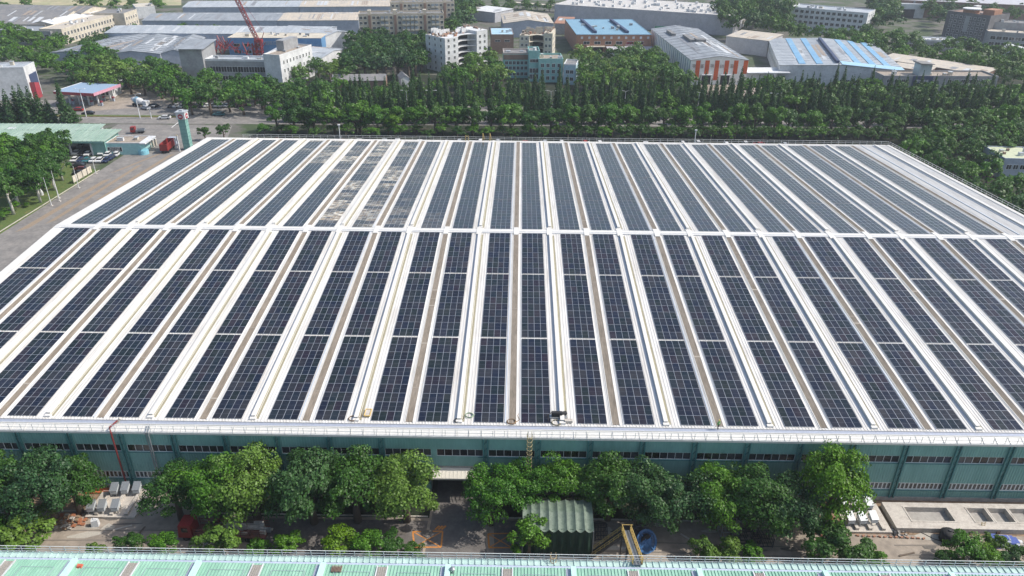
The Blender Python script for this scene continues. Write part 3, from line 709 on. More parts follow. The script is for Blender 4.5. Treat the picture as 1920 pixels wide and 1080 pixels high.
grove([(1405, 158), (1640, 165), (1870, 180), (1919, 180), (1919, 200), (1405, 192)], 8.5, ['far', 'lush', 'deep'], (10, 14), 'before the grey office at the right', cap=55, seed=7, wood=True)
grove([(1340, 10), (1440, 12), (1480, 35), (1470, 70), (1350, 50)], 11, ['bluish', 'deep', 'far'], (17, 24), 'in the tall grove behind the orange-striped hall', cap=36, rr=(.3, .42), seed=8, wood=True)
grove([(1490, 62), (1690, 62), (1720, 84), (1919, 98), (1919, 150), (1870, 135), (1690, 103), (1600, 86)], 10, ['far', 'far', 'deep', 'lush'], (10, 15), 'in the wood right of the blue-striped sheds', cap=85, seed=9, wood=True)
grove([(1790, 15), (1919, 20), (1919, 34), (1860, 32)], 13, ['far', 'bluish'], (12, 16), 'beyond the dark grey block', seed=10, wood=True)
grove([(1635, 4), (1672, 4), (1672, 45), (1640, 45)], 12, ['far', 'bluish'], (12, 17), 'between the white school block and the pale gatehouse', seed=11, wood=True)
grove([(1742, 4), (1785, 4), (1775, 40), (1742, 25)], 12, ['far', 'bluish'], (12, 17), 'right of the pale gatehouse', seed=12, wood=True)
grove([(1690, 240), (1919, 200), (1919, 268), (1850, 275), (1870, 320), (1919, 330), (1919, 395), (1850, 360), (1712, 285)], 7.5, ['lush', 'deep', 'far'], (8, 12), 'beside the right edge of the factory', cap=60, seed=13)
grove([(0, 50), (90, 72), (130, 78), (92, 95), (108, 128), (60, 125), (0, 105)], 9.5, ['far', 'deep', 'lush'], (9, 13), 'at the top left before the long cream hall', cap=30, seed=14, wood=True)
grove([(122, 118), (180, 92), (250, 112), (330, 120), (325, 150), (240, 152), (150, 150)], 8.5, ['far', 'pale', 'lush', 'deep'], (9, 14), 'between the petrol station and the grey warehouses', cap=36, seed=15)
grove([(842, 4), (878, 4), (872, 50), (845, 58)], 10, ['bluish', 'far'], (14, 18), 'right of the long beige apartment block', seed=16, wood=True)
grove([(148, 70), (205, 54), (215, 62), (160, 84)], 8, ['far', 'deep'], (7, 9), 'before the window front of the cream hall', seed=17)
grove([(540, 115), (600, 118), (640, 112), (655, 140), (560, 140)], 9, ['far', 'lush', 'pale'], (9, 12), 'around the low brown-roofed house', cap=12, seed=18)
grove([(880, 0), (950, 0), (1040, 5), (1040, 10), (880, 12)], 11, ['far'], (8, 11), 'along the top edge behind the sheds', cap=14, seed=19, wood=True)
for i, (px, py, h) in enumerate(((256, 68, 8), (281, 64, 7), (303, 68, 7), (345, 66, 8.5), (372, 72, 8.5), (392, 74, 7), (408, 74, 9.5), (450, 62, 7.5), (523, 60, 7.5), (556, 64, 6), (592, 62, 7), (612, 62, 6.5), (25, 8+60, 9), (55, 10, 8), (540, 20, 9), (508, 21, 6), (572, 22, 6.5))):
    q = P(px, py); tree(q.x, q.y, h*.55, h, random.choice(['pale', 'far', 'lush']), 'far', f'single tree standing among the grey sheds at the upper left, {ordn(i+1)} listed from the left', group='single trees among the sheds')

grove([(150, 0), (300, 0), (300, 8), (150, 10)], 13, ['far', 'lush'], (9, 12), 'x', seed=31, wood=True)
grove([(0, 2), (60, 2), (60, 14), (0, 16)], 14, ['far'], (8, 11), 'x', seed=32, wood=True)
if WOOD:
    VV = []; CC = []; MI = []; kk = sorted(set(w_[4] for w_ in WOOD)); rw = random.Random(5)
    for (x, y, r, h, k) in WOOD:
        me = rw.choice(crowns(k, 'far')); n_ = len(me.vertices); co = np.empty(n_*3, np.float32); me.vertices.foreach_get('co', co); co = co.reshape(-1, 3)
        cl = np.empty(n_//4, np.float32); me.attributes['clump'].data.foreach_get('value', cl)
        a = rw.uniform(0, 6.28); ca, sa = math.cos(a), math.sin(a); rz = min(h*.44, r*1.25)
        VV.append(np.stack([(co[:, 0]*ca-co[:, 1]*sa)*r+x, (co[:, 0]*sa+co[:, 1]*ca)*r+y, co[:, 2]*rz/.85+G+h-rz], 1)); CC.append(np.clip(cl+rw.uniform(-.1, .3), 0, 1)); MI.append(np.full(n_//4, kk.index(k), np.int32))
    V = np.concatenate(VV); c = np.concatenate(CC); mi = np.concatenate(MI); k = len(c)
    me = bpy.data.meshes.new('woodland'); me.vertices.add(4*k); me.vertices.foreach_set('co', V.ravel().astype(np.float32)); me.loops.add(4*k); me.loops.foreach_set('vertex_index', np.arange(4*k, dtype=np.int32))
    me.polygons.add(k); me.polygons.foreach_set('loop_start', np.arange(0, 4*k, 4, dtype=np.int32))
    for q_ in kk: me.materials.append(LEAF[q_])
    me.polygons.foreach_set('material_index', mi); a = me.attributes.new('clump', 'FLOAT', 'FACE'); a.data.foreach_set('value', c.astype(np.float32)); me.update(calc_edges=True)
    tag(put('woodland', me), 'far woods of green trees spreading between the distant buildings', 'woodland', kind='stuff')

# ================================================================== buildings beyond
def wmesh(w_, h_, m=GLASSD, fr=FRAMEW, t=.12, mull=True):
    q = MB(); q.box(0, w_, -.06, 0, 0, h_, 0)
    q.box(-t, w_+t, -.10, 0, -t, 0, 1); q.box(-t, w_+t, -.10, 0, h_, h_+t, 1); q.box(-t, 0, -.10, 0, 0, h_, 1); q.box(w_, w_+t, -.10, 0, 0, h_, 1)
    if mull: q.box(w_/2-t/3, w_/2+t/3, -.09, -.06, 0, h_, 1)
    return q.mesh('window', [m, fr])
WM = {}
def win(root, face, W, D, zs, n, w_, h_, m0=1.0, m1=1.0, name='window'):
    key = (w_, h_)
    if key not in WM: WM[key] = wmesh(w_, h_)
    L = {'F': W, 'B': W}.get(face, D)
    for z in zs:
        for i in range(n):
            c = m0+(L-m0-m1)*(i+.5)/n-w_/2
            if face == 'F': put(name, WM[key], root, (c, 0, z))
            elif face == 'R': put(name, WM[key], root, (W, c, z), (0, 0, math.pi/2))
            elif face == 'L': put(name, WM[key], root, (0, c+w_, z), (0, 0, -math.pi/2))
def bld(name, label, A, B, depth, h, wall, roofm, roof='flat', rise=1.2, cat='building', group=None, eave=.3, ribs=0, wins=(), par=.5, monitor=None, parm=None):
    A = Vector((A[0], A[1])); B = Vector((B[0], B[1])); d = B-A; W = d.length; rz = math.atan2(d.y, d.x)
    root = empty(name, (A.x, A.y, G), rz, label, cat, group)
    q = MB(); q.box(0, W, 0, depth, 0, h-.02)
    if roof == 'gabley': q.poly([(0, 0, h-.02), (W, 0, h-.02), (W/2, 0, h+rise-.05)]); q.poly([(0, depth, h-.02), (W/2, depth, h+rise-.05), (W, depth, h-.02)])
    if roof == 'gablex': q.poly([(W, 0, h-.02), (W, depth, h-.02), (W, depth/2, h+rise-.05)]); q.poly([(0, 0, h-.02), (0, depth/2, h+rise-.05), (0, depth, h-.02)])
    q.build('wall', wall, root)
    q = MB(); e = eave
    def sl(p0, p1, p2, p3, t=.18):
        up = [(p[0], p[1], p[2]+t) for p in (p0, p1, p2, p3)]; q.hexa([p0, p1, p2, p3]+up)
    if roof == 'flat':
        q.box(0.25, W-.25, .25, depth-.25, h, h+.06)
        q.build('roof', roofm, root); q = MB()
        for (xa, xb, ya, yb) in ((-.04, W+.04, -.04, .25), (-.04, W+.04, depth-.25, depth+.04), (-.04, .25, .25, depth-.25), (W-.25, W+.04, .25, depth-.25)): q.box(xa, xb, ya, yb, h-.02, h+par)
        q.build('parapet', parm or wall, root)
    elif roof == 'gabley':
        for (xa, za, xb, zb) in ((-e, h-e*rise*2/W, W/2, h+rise), (W/2, h+rise, W+e, h-e*rise*2/W)):
            sl((xa, -e, za), (xb, -e, zb), (xb, depth+e, zb), (xa, depth+e, za))
            for i in range(ribs):
                y = depth*(i+.5)/ribs; sl((xa, y, za+.2), (xb, y, zb+.2), (xb, y+.25, zb+.2), (xa, y+.25, za+.2), .12)
        q.build('roof', roofm, root)
    elif roof == 'gablex':
        for (ya, za, yb, zb) in ((-e, h-e*rise*2/depth, depth/2, h+rise), (depth/2, h+rise, depth+e, h-e*rise*2/depth)):
            sl((-e, ya, za), (W+e, ya, za), (W+e, yb, zb), (-e, yb, zb))
            for i in range(ribs):
                x = W*(i+.5)/ribs; sl((x, ya, za+.2), (x+.25, ya, za+.2), (x+.25, yb, zb+.2), (x, yb, zb+.2), .12)
        q.build('roof', roofm, root)
    elif roof == 'shed':
        sl((-e, -e, h), (W+e, -e, h), (W+e, depth+e, h+rise), (-e, depth+e, h+rise))
        for i in range(ribs):
            x = W*(i+.5)/ribs; sl((x, -e, h+.2), (x+.25, -e, h+.2), (x+.25, depth+e, h+rise+.2), (x, depth+e, h+rise+.2), .12)
        q.build('roof', roofm, root)
    rp = random.Random(int(abs(A.x*7+A.y*3)))
    def hz(x, y):
        if roof == 'flat': return h+.06
        if roof == 'gabley': return h+rise*(1-abs(x-W/2)/(W/2))+.2
        if roof == 'gablex': return h+rise*(1-abs(y-depth/2)/(depth/2))+.2
        return h+rise*y/depth+.2
    npch = min(14, int(W*depth/120)) if roof != 'flat' else 0
    for i in range(npch):
        x = rp.uniform(.03, .93)*W; w_ = rp.choice([.9, 1.0, 1.9, 3.0]); half = rp.random() < .5
        if roof == 'gablex': ya, yb = (depth*rp.uniform(.03, .2), depth*.47) if half else (depth*.53, depth*rp.uniform(.7, .97))
        else: ya = depth*rp.uniform(.02, .5); yb = ya+depth*rp.uniform(.15, .45)
        if roof == 'gabley' and x < W/2 < x+w_: continue
        if x+w_ > W: continue
        q = MB(); q.hexa([(x, ya, hz(x, ya)), (x+w_, ya, hz(x+w_, ya)), (x+w_, yb, hz(x+w_, yb)), (x, yb, hz(x, yb)), (x, ya, hz(x, ya)+.06), (x+w_, ya, hz(x+w_, ya)+.06), (x+w_, yb, hz(x+w_, yb)+.06), (x, yb, hz(x, yb)+.06)])
        q.build('roof_patch', rp.choice([PATCHL, PATCHD, PATCHL, PATCHR]), root)
    if roof == 'flat' and W*depth > 90:
        for i in range(min(9, 2+int(W*depth/160))):
            x, y = rp.uniform(.08, .85)*W, rp.uniform(.2, .7)*depth; a, c_, z_ = rp.uniform(.8, 2.4), rp.uniform(.8, 2.0), rp.uniform(.5, 1.7)
            q = MB(); q.box(x, x+a, y, y+c_, h+.07, h+.07+z_); q.box(x-.1, x+a+.1, y-.1, y+c_+.1, h+.07+z_, h+.17+z_, 1); q.build('roof_unit', [rp.choice([m_greyw, m_whitew, m_cream]), m_lroof], root)
    for ws in wins: win(root, ws[0], W, depth, *ws[1:])
    root['_w'] = W
    return root, W
def R2(px, py, h): q = P(px, py, G+h); return (q.x, q.y)
C = lambda n, c, c2=None, nz=.12, sc=.25, **k: mat(n, c, k.pop('rough', .7), noise=nz, nscale=sc, col2=c2, **k)
m_cream = C('cream_render', (0.56, 0.51, 0.42), (0.44, 0.40, 0.33)); m_greyw = C('grey_render', (0.30, 0.31, 0.32), (0.24, 0.24, 0.25))
m_whitew = C('white_render', (0.62, 0.63, 0.64), (0.50, 0.51, 0.52)); m_bluegrey = C('blue_grey_sheet', (0.36, 0.40, 0.47), (0.30, 0.34, 0.41))
m_groof = C('grey_sheet_roof', (0.27, 0.295, 0.325), (0.21, 0.23, 0.255), stretch=(1, .3, 1)); m_groofd = C('dark_grey_roof', (0.17, 0.17, 0.175), (0.23, 0.22, 0.21))
m_lroof = C('light_sheet_roof', (0.38, 0.41, 0.44), (0.31, 0.34, 0.375), stretch=(1, .25, 1)); m_beiger = C('beige_sheet_roof', (0.50, 0.44, 0.36), (0.40, 0.37, 0.33))
m_broof = C('blue_sheet_roof', (0.16, 0.30, 0.41), (0.19, 0.33, 0.43)); m_brick = C('orange_brick', (0.36, 0.19, 0.12), (0.30, 0.15, 0.10), sc=.6)
m_brown = C('brown_render', (0.22, 0.14, 0.11), (0.28, 0.19, 0.14)); m_blue = C('blue_cladding', (0.10, 0.24, 0.45), (0.13, 0.28, 0.48))
m_turq = C('turquoise_render', (0.22, 0.44, 0.42), (0.27, 0.48, 0.46)); m_orange = C('orange_cladding', (0.62, 0.12, 0.03), (0.52, 0.09, 0.03))
m_red = C('red_fascia', (0.34, 0.04, 0.06), (0.30, 0.05, 0.06)); m_green = C('green_sheet_roof', (0.24, 0.34, 0.28), (0.31, 0.40, 0.34), stretch=(1, .3, 1))
m_mint = C('mint_sheet_roof', (0.235, 0.43, 0.33), (0.29, 0.485, 0.385), sc=.5, stretch=(1.5, .3, 1)); m_beiget = C('beige_tower_render', (0.50, 0.44, 0.35), (0.40, 0.35, 0.28))
m_dark = C('dark_stone', (0.10, 0.10, 0.11), (0.15, 0.15, 0.155)); m_navy = C('navy_cladding', (0.04, 0.06, 0.12), (0.05, 0.07, 0.14)); m_pink = C('pink_fascia', (0.52, 0.27, 0.34), (0.48, 0.25, 0.32))
m_strip = C('blue_roof_strip', (0.15, 0.32, 0.50), (0.22, 0.38, 0.52)); m_litter = C('roof_litter', (0.26, 0.22, 0.18), (0.36, 0.30, 0.24), nz=.3, sc=.6)
m_sgreen = C('billboard_green', (0.02, 0.16, 0.09)); m_lavender = C('lavender_grey_sheet', (0.44, 0.44, 0.47), (0.38, 0.38, 0.41))

PATCHL = C('patch_light', (0.48, 0.50, 0.52)); PATCHD = C('patch_dark', (0.22, 0.23, 0.25)); PATCHR = C('patch_rusty', (0.33, 0.27, 0.22), nz=.25, sc=.5)
def glyphs(root, x0, z0, n, size, gap, m, y=-.12, seed=3, name='sign_character'):
    r = random.Random(seed)
    for i in range(n):
        q = MB(); s = size
        for zz in (0.05, .48, .9):
            if r.random() < .85: q.box(0, s*.9, -.06, 0, zz*s, zz*s+s*.13)
        for xx in (0, .4, .78):
            if r.random() < .75: q.box(xx*s, xx*s+s*.13, -.07, 0, .05*s, s)
        q.build(name, m, root, (x0+i*(size+gap), y, z0))

# orange brick factory with blue roof
A, B = R2(1081, 65, 11), R2(1222, 65, 11)
r_, W = bld('brick_factory', 'orange brick factory with stepped bright blue metal roof', A, B, 62, 10.9, m_brick, m_broof, 'flat', par=.25, wins=[('F', (5.5,), 6, 3.6, 1.6, 3, 3)], cat='factory', parm=m_broof)
q = MB(); q.box(W*.49, W+.3, 52, 62.3, 10.9, 11.3); 
for f in (.25, .68):
    q = MB(); q.hexa([(W*f, 5, 11), (W*f+1.6, 5, 11), (W*f-.5, 55, 11), (W*f-2.1, 55, 11), (W*f, 5, 12.4), (W*f+1.6, 5, 12.4), (W*f-.5, 55, 12.4), (W*f-2.1, 55, 12.4)]); q.build('roof_monitor', m_navy, r_)
for i in range(10):
    q = MB(); q.box(W*.06+i*W*.098, W*.06+i*W*.098+1.3, -.15, 0, 8.6, 9.9); q.build('vent_box', m_whitew, r_)
q = MB(); q.box(W*.14, W*.38, -3, 0, 4.2, 4.6); q.build('canopy', m_cream, r_)
q = MB(); q.box(W*.2, W*.36, -.1, 0, 0, 4.1); q.build('gateway', BLACK, r_)
q = MB(); q.hexa([(W*.40, -9, 3.0), (W+1, -9, 3.0), (W+1, 0, 4.0), (W*.4, 0, 4.0), (W*.40, -9, 3.3), (W+1, -9, 3.3), (W+1, 0, 4.3), (W*.4, 0, 4.3)], 0); q.box(W*.42, W+.5, -8.6, 0, 0, 3.0, 1); q.build('annex', [m_lavender, m_whitew], r_)
q = MB(); q.box(W*.66, W*.88, -.18, 0, 4.9, 5.2); q.build('sign_bar', m_whitew, r_); glyphs(r_, W*.67, 5.3, 6, 1.5, .4, m_red)
# green billboard
q = P(1230, 92); r_ = empty('billboard', (q.x, q.y, G), 0, 'dark green billboard with white writing beside the brick factory', 'billboard')
b = MB(); b.box(-2, 11, 0, .5, 5, 13.5); b.build('board', m_sgreen, r_)
b = MB(); b.box(1.0, 1.5, .5, 1, 0, 12); b.box(8, 8.5, .5, 1, 0, 12); b.build('leg', STEEL, r_)
glyphs(r_, 2.8, 10.2, 4, 1.6, .3, m_whitew, y=-.02, seed=8); glyphs(r_, -.6, 7.6, 7, 1.3, .2, m_whitew, y=-.02, seed=9)
b = MB(); b.tube([(0.4, -.1, 11), (0.4, .0, 11)], .9, 14); b.build('logo', m_broof, r_)
b = MB(); b.box(-1, 9.5, -.05, 0, 6.2, 6.5); b.build('underline', m_whitew, r_)
# orange-striped hall
A, B = R2(1296, 113, 12), R2(1404, 113, 12)
r_, W = bld('striped_hall', 'long grey-roofed hall with orange and white striped front', A, B, 98, 12, C('bright_white_cladding', (0.78, 0.76, 0.72)), m_groof, 'gabley', 2.0, ribs=13, cat='warehouse')
n = 6
for i, xx in enumerate((.09, .25, .42, .59, .75, .92)):
    b = MB(); lo = 2.2 if i in (0, 2) else 5.3; b.box(W*xx, W*(xx+.075), -.12, 0, lo, 11.9); b.build('orange_stripe', m_orange, r_)
for xx in (.22, .55):
    b = MB(); b.box(W*xx, W*(xx+.155), -.15, 0, 0, 4.6); b.build('doorway', BLACK, r_)
    b = MB(); b.box(W*xx-.4, W*(xx+.155)+.4, -1.2, 0, 4.7, 5.1); b.build('door_canopy', m_whitew, r_)
for i, xx in enumerate((.03, .18, .345, .52, .69)): glyphs(r_, W*xx, 8.2, 1, 1.7, 0, m_brown, seed=20+i)
for i in range(22):
    b = MB(); b.box(-.15, 0, 1+i*4.4, 1.6+i*4.4, 0, 11.6); b.build('wall_rib', m_bluegrey if i % 2 else m_groof, r_)
for (xa, xb, ya, yb) in ((W*.34, W*.44, 42, 60), (W*.44, W*.62, 40, 46), (W*.18, W*.26, 66, 80)):
    b = MB(); z0 = 12+2.0*min(xa, W-xa)/(W/2)+.1; b.box(xa, xb, ya, yb, z0-.3, z0+1.5); b.build('roof_monitor', m_groofd, r_)
b = MB(); b.box(W*1.0+.3, W*1.0+14, 1, 14, 0, 5.5); b.box(W+.1, W+22, -1, 12, 5.6, 6.1); b.build('side_canopy', m_whitew, r_)
# beige shed
bld('beige_shed', 'low beige-roofed shed standing askew behind the striped hall', R2(1362, 68, 9), R2(1441, 77, 9), 24, 9, m_lavender, m_beiger, 'shed', .8, cat='shed', ribs=0)
# blue-striped sheds
A, B = R2(1462, 122, 9), R2(1698, 134, 9)
r_, W = bld('striped_roof_sheds', 'wide pale metal sheds with long blue strips along the roof', A, B, 82, 8.9, m_whitew, m_lroof, 'gabley', 1.6, cat='warehouse', ribs=18, wins=[('F', (2.0,), 10, 2.6, 1.4, 30, 6), ('L', (4,), 14, 2, 2.4, 3, 3)])
for f in (.16, .3, .62, .74, .86):
    b = MB(); zf = lambda x: 8.9+1.6*(1-abs(x-W/2)/(W/2))+.32; xa, xb = W*f, W*f+3.2
    b.hexa([(xa, 2, zf(xa)), (xb, 2, zf(xb)), (xb, 80, zf(xb)), (xa, 80, zf(xa)), (xa, 2, zf(xa)+.1), (xb, 2, zf(xb)+.1), (xb, 80, zf(xb)+.1), (xa, 80, zf(xa)+.1)]); b.build('roof_strip', m_strip, r_)
b = MB(); b.box(W*.46, W*.485, 4, 76, 10.2, 11.9); b.build('roof_monitor', m_navy, r_)
b = MB(); zf = lambda x: 8.9+1.6*(1-abs(x-W/2)/(W/2))+.33; b.hexa([(W*.5, -.2, zf(W*.5)), (W, -.2, zf(W)), (W, 9, zf(W)), (W*.5, 9, zf(W*.5)), (W*.5, -.2, zf(W*.5)+.1), (W, -.2, zf(W)+.1), (W, 9, zf(W)+.1), (W*.5, 9, zf(W*.5)+.1)]); b.build('roof_strip', C('sky_blue_sheet', (0.30, 0.48, 0.62)), r_)
# long cream roof and grey office
bld('cream_roof_shed', 'long narrow cream-roofed shed running behind the grey office', R2(1648, 110, 8), R2(1845, 140, 8), 17, 8, m_brown, m_beiger, 'shed', .7, cat='shed')
bld('cream_roof_shed', 'smaller cream-roofed shed between the blue-striped sheds and the grey office', R2(1672, 124, 7.5), R2(1742, 134, 7.5), 9, 7.4, m_brown, m_beiger, 'shed', .7, cat='shed')
A, B = R2(1657, 145, 10), R2(1872, 146, 10)
r_, W = bld('grey_office', 'long grey office block with navy sign panel and glass roof box', A, B, 13, 10, m_greyw, m_litter, 'flat', par=.8, wins=[('F', (1.6, 4.6, 7.6), 5, 1.8, 1.5, 2, 44), ('F', (1.6, 4.6, 7.6), 7, 1.8, 1.5, 30, 2)], cat='office')
b = MB(); b.box(W*.255, W*.43, -.25, 0, 0, 10.7); b.build('sign_panel', m_navy, r_); glyphs(r_, W*.285, 7.6, 4, 1.3, .3, m_whitew, y=-.3, seed=31); b = MB(); b.box(W*.34, W*.39, -.32, -.26, 6.6, 6.9); b.build('sign_line', m_whitew, r_)
b = MB(); b.box(W*.33, W*.43, 3, 9, 10, 15.4, 0); b.hexa([(W*.32, 2, 15.4), (W*.44, 2, 15.4), (W*.44, 10, 15.4), (W*.32, 10, 15.4), (W*.32, 2, 16), (W*.44, 2, 15.4+.2), (W*.44, 10, 15.4+.2), (W*.32, 10, 16)], 1); b.build('glass_roof_box', [C('pale_glass', (0.35, 0.42, 0.45), rough=.2), m_groofd], r_)
# upper right
A, B = R2(1482, 14, 15), R2(1628, 26, 15)
bld('white_school_block', 'white four-storey block with rows of dark windows at the upper right', A, B, 22, 15, m_whitew, m_lroof, 'flat', par=.6, wins=[('F', (1.6, 5.2, 8.8, 12.2), 13, 2.2, 1.8, 3, 2), ('R', (1.6, 5.2, 8.8, 12.2), 3, 1.4, 1.6, 2, 2)])
A, B = R2(1672, 8, 10), R2(1736, 9, 10)
r_, W = bld('gatehouse', 'pale flat gatehouse with one wide dark opening at the top', A, B, 26, 10, m_whitew, m_lroof, 'flat', par=.4)
b = MB(); b.box(W*.18, W*.72, -.15, 0, 0, 6.5); b.build('opening', BLACK, r_); b = MB(); b.box(W*.03, W*.12, -2, 0, 0, 7); b.build('yellow_post', C('yellow_clad', (0.5, 0.42, 0.15)), r_)
bld('long_hall', 'very long lavender-grey hall along the top right edge', R2(1640, -2, 12), R2(2000, 14, 12), 50, 12, m_brown, m_lavender, 'flat', par=.3)
A, B = R2(1777, 22, 17), R2(1858, 32, 17)
r_, W = bld('dark_block', 'dark grey stone block with reddish rooftop walls', A, B, 24, 17, m_dark, m_brown, 'flat', par=.8, wins=[('F', (2, 5, 8, 11, 14), 8, 1.5, 1.6, 2, 2)])
b = MB(); b.box(W*.33, W*.62, 1, 6, 17, 20, 0); b.tube([(W*.48, 3.5, 20), (W*.48, 3.5, 20.6)], 5.6, 18, 1); b.box(W*.7, W*.95, 6, 16, 17, 20.5, 0); b.box(W*.3, W*.38, 14, 20, 17, 21, 1); b.build('rooftop_house', [m_brick, m_whitew], r_)
b = MB(); b.box(W*.45, W*.55, -.3, 0, 6, 16); b.build('stair_strip', m_greyw, r_)
bld('dark_wing', 'low dark grey wing right of the dark stone block', R2(1852, 60, 9), R2(2010, 70, 9), 18, 9, m_greyw, m_beiger, 'flat', par=.6, wins=[('F', (1.2, 4.8), 12, 2.8, 2.0, 2, 2)])
bld('dark_wing', 'raised rear wing behind the low dark grey wing', R2(1856, 42, 13), R2(1960, 48, 13), 16, 13, m_greyw, m_groofd, 'flat', par=.6)
r_, W = bld('white_banded_house', 'low white-banded building standing alone in the trees', R2(1703, 76, 6), R2(1799, 79, 6), 12, 6, m_greyw, m_whitew, 'flat', par=.9, parm=m_whitew, wins=[('F', (2.4,), 9, 3, 1.6, 1, 1)])
q = P(1918, 108); r_ = empty('dome_shelter', (q.x, q.y, G), 0, 'white barrel-roofed shelter at the right edge among trees', 'shelter')
b = MB(); 
for i in range(8):
    a0, a1 = math.pi*i/8, math.pi*(i+1)/8; b.hexa([(-7*math.cos(a0), 0, 5*math.sin(a0)), (-7*math.cos(a1), 0, 5*math.sin(a1)), (-7*math.cos(a1), 16, 5*math.sin(a1)), (-7*math.cos(a0), 16, 5*math.sin(a0)), (-7.3*math.cos(a0), 0, 5.3*math.sin(a0)), (-7.3*math.cos(a1), 0, 5.3*math.sin(a1)), (-7.3*math.cos(a1), 16, 5.3*math.sin(a1)), (-7.3*math.cos(a0), 16, 5.3*math.sin(a0))])
b.build('shell', m_whitew, r_)
r_, W = bld('pale_roof_house', 'small building with pale yellow-green roof at the right edge', R2(1884, 298, 7), R2(1960, 300, 7), 14, 7, m_bluegrey, C('pale_green_roof', (0.45, 0.48, 0.33)), 'flat', par=.3, wins=[('F', (3.5,), 5, 1.6, 1.5, 1, 1)])
for i in range(4):
    b = MB(); b.box(2+i*3.2, 2.8+i*3.2, 5+i % 2*4, 5.8+i % 2*4, 7, 7.8); b.build('roof_cowl', m_brown, r_)
# turquoise school
A, B = R2(1010, 113, 11), R2(1056, 113, 11)
r_, W = bld('turquoise_school', 'turquoise three-storey building with paired dark windows', A, B, 15, 10.8, m_turq, m_litter, 'flat', par=1.0, wins=[('F', (1.4, 4.6, 7.6), 4, 1.5, 1.7, .6, .6)])
for i in range(0): pass
A2, B2 = R2(992, 98, 14.5), R2(1012, 98, 14.5)
r_, W = bld('turquoise_stair_tower', 'taller turquoise stair block with three columns of windows', A2, B2, 12, 14.5, m_turq, m_groofd, 'flat', par=.8, wins=[('F', (1.4, 4.4), 3, 1.5, 2.2, .4, .4), ('F', (9.6,), 3, 1.3, 1.5, .6, .6)])
b = MB(); b.tube([(W*.55, 3, 14.5), (W*.55, 3, 16.4)], .9, 12); b.build('water_tank', m_whitew, r_)
A3, B3 = R2(944, 102, 12), R2(992, 102, 12)
r_, W = bld('school_wing', 'left school wing with brown-red fascia over turquoise wall', A3, B3, 12, 12, m_turq, m_groofd, 'flat', par=.9, parm=C('pinkish_parapet', (0.48, 0.42, 0.38)), wins=[('F', (1.4, 4.4, 7.0), 6, 1.4, 1.6, .6, .6)])
b = MB(); b.box(0, W, -.2, 0, 9.4, 11.8); b.build('fascia', m_brown, r_)
r_, W = bld('blue_end_block', 'pale blue square end block with dark flat roof right of the school', R2(1057, 122, 9.5), R2(1080, 123, 9.5), 13, 9.5, C('pale_blue_render', (0.38, 0.52, 0.58)), m_groofd, 'flat', par=.6, parm=m_whitew, wins=[('F', (2, 5.5), 2, 1.6, 1.6, 1, 1)])
# ruined apartment blocks
def ruin(label, A, B, depth, h, floors, seed, wall=m_whitew):
    r = random.Random(seed); A = Vector(A); B = Vector(B); d = B-A; W = d.length
    root = empty('apartment_ruin', (A.x, A.y, G), math.atan2(d.y, d.x), label, 'apartment block')
    b = MB(); b.box(0, W*.30, 0, depth, 0, h); b.box(W*.74, W, 0, depth, 0, h+1.5); b.box(W*.30, W*.74, depth*.35, depth, 0, h-.8); b.build('wall', wall, root)
    fh = h/floors
    for f in range(floors):
        n = 9; pts = [(W*.30+W*.44*i/n, depth*.02+depth*.2*math.sin(math.pi*i/n)) for i in range(n+1)]
        b = MB()
        for p0, p1 in zip(pts, pts[1:]): b.hexa([(p0[0], p0[1], f*fh+fh*.9), (p1[0], p1[1], f*fh+fh*.9), (p1[0], depth*.35, f*fh+fh*.9), (p0[0], depth*.35, f*fh+fh*.9), (p0[0], p0[1], f*fh+fh*1.0), (p1[0], p1[1], f*fh+fh*1.0), (p1[0], depth*.35, f*fh+fh), (p0[0], depth*.35, f*fh+fh)])
        b.build('balcony_slab', wall, root)
        b = MB(); b.box(W*.36, W*.68, depth*.35-.1, depth*.35, f*fh+.3, f*fh+fh*.8); b.build('dark_opening', BLACK, root)
    zs = [f*fh+fh*.3 for f in range(floors)]
    win(root, 'F', W, depth, zs, 2, 1.1, 1.4, 0.4, W*.72); win(root, 'F', W, depth, zs, 2, 1.1, 1.4, W*.76, .4); win(root, 'R', W, depth, zs, 3, 1.1, 1.4, 1, 1); win(root, 'L', W, depth, zs, 3, 1.1, 1.4, 1, 1)
    b = MB()
    for i in range(70):
        x, y = r.uniform(0, W-1.5), r.uniform(0, depth-1.5); s = r.uniform(.5, 1.6); z = h+(1.5 if x > W*.72 else (-.8 if x > W*.3 else 0))
        if W*.28 < x < W*.74 and y < depth*.36: continue
        b.box(x, x+s, y, y+s*r.uniform(.6, 1.5), z, z+r.uniform(.2, 1.4), r.choice([0, 0, 1, 2]))
    b.build('roof_rubble', [m_litter, m_brown, m_brick], root)
    b = MB()
    for i in range(14):
        x, y = r.uniform(0, W-3), r.uniform(depth*.4, depth-1); b.box(x, x+r.uniform(1.5, 4), y, y+.3, h-.8, h+r.uniform(1.5, 3.2), 0)
    b.build('broken_wall', wall, root)
ruin('white half-demolished apartment block with curved balconies', R2(834, 72, 18), R2(914, 61, 18), 17, 18, 6, 5)
ruin('cream half-demolished apartment block behind the turquoise school', R2(974, 66, 17), R2(1036, 68, 17), 17, 17, 5, 9, m_cream)
bld('brown_shed', 'brown brick building with light blue roof between the two ruins', R2(921, 65, 11), R2(963, 65, 11), 24, 11, m_brown, C('light_blue_roof', (0.36, 0.52, 0.62), (0.30, 0.45, 0.56)), 'flat', par=.2, wins=[('F', (7,), 2, 3, 1.0, 1, 1)])
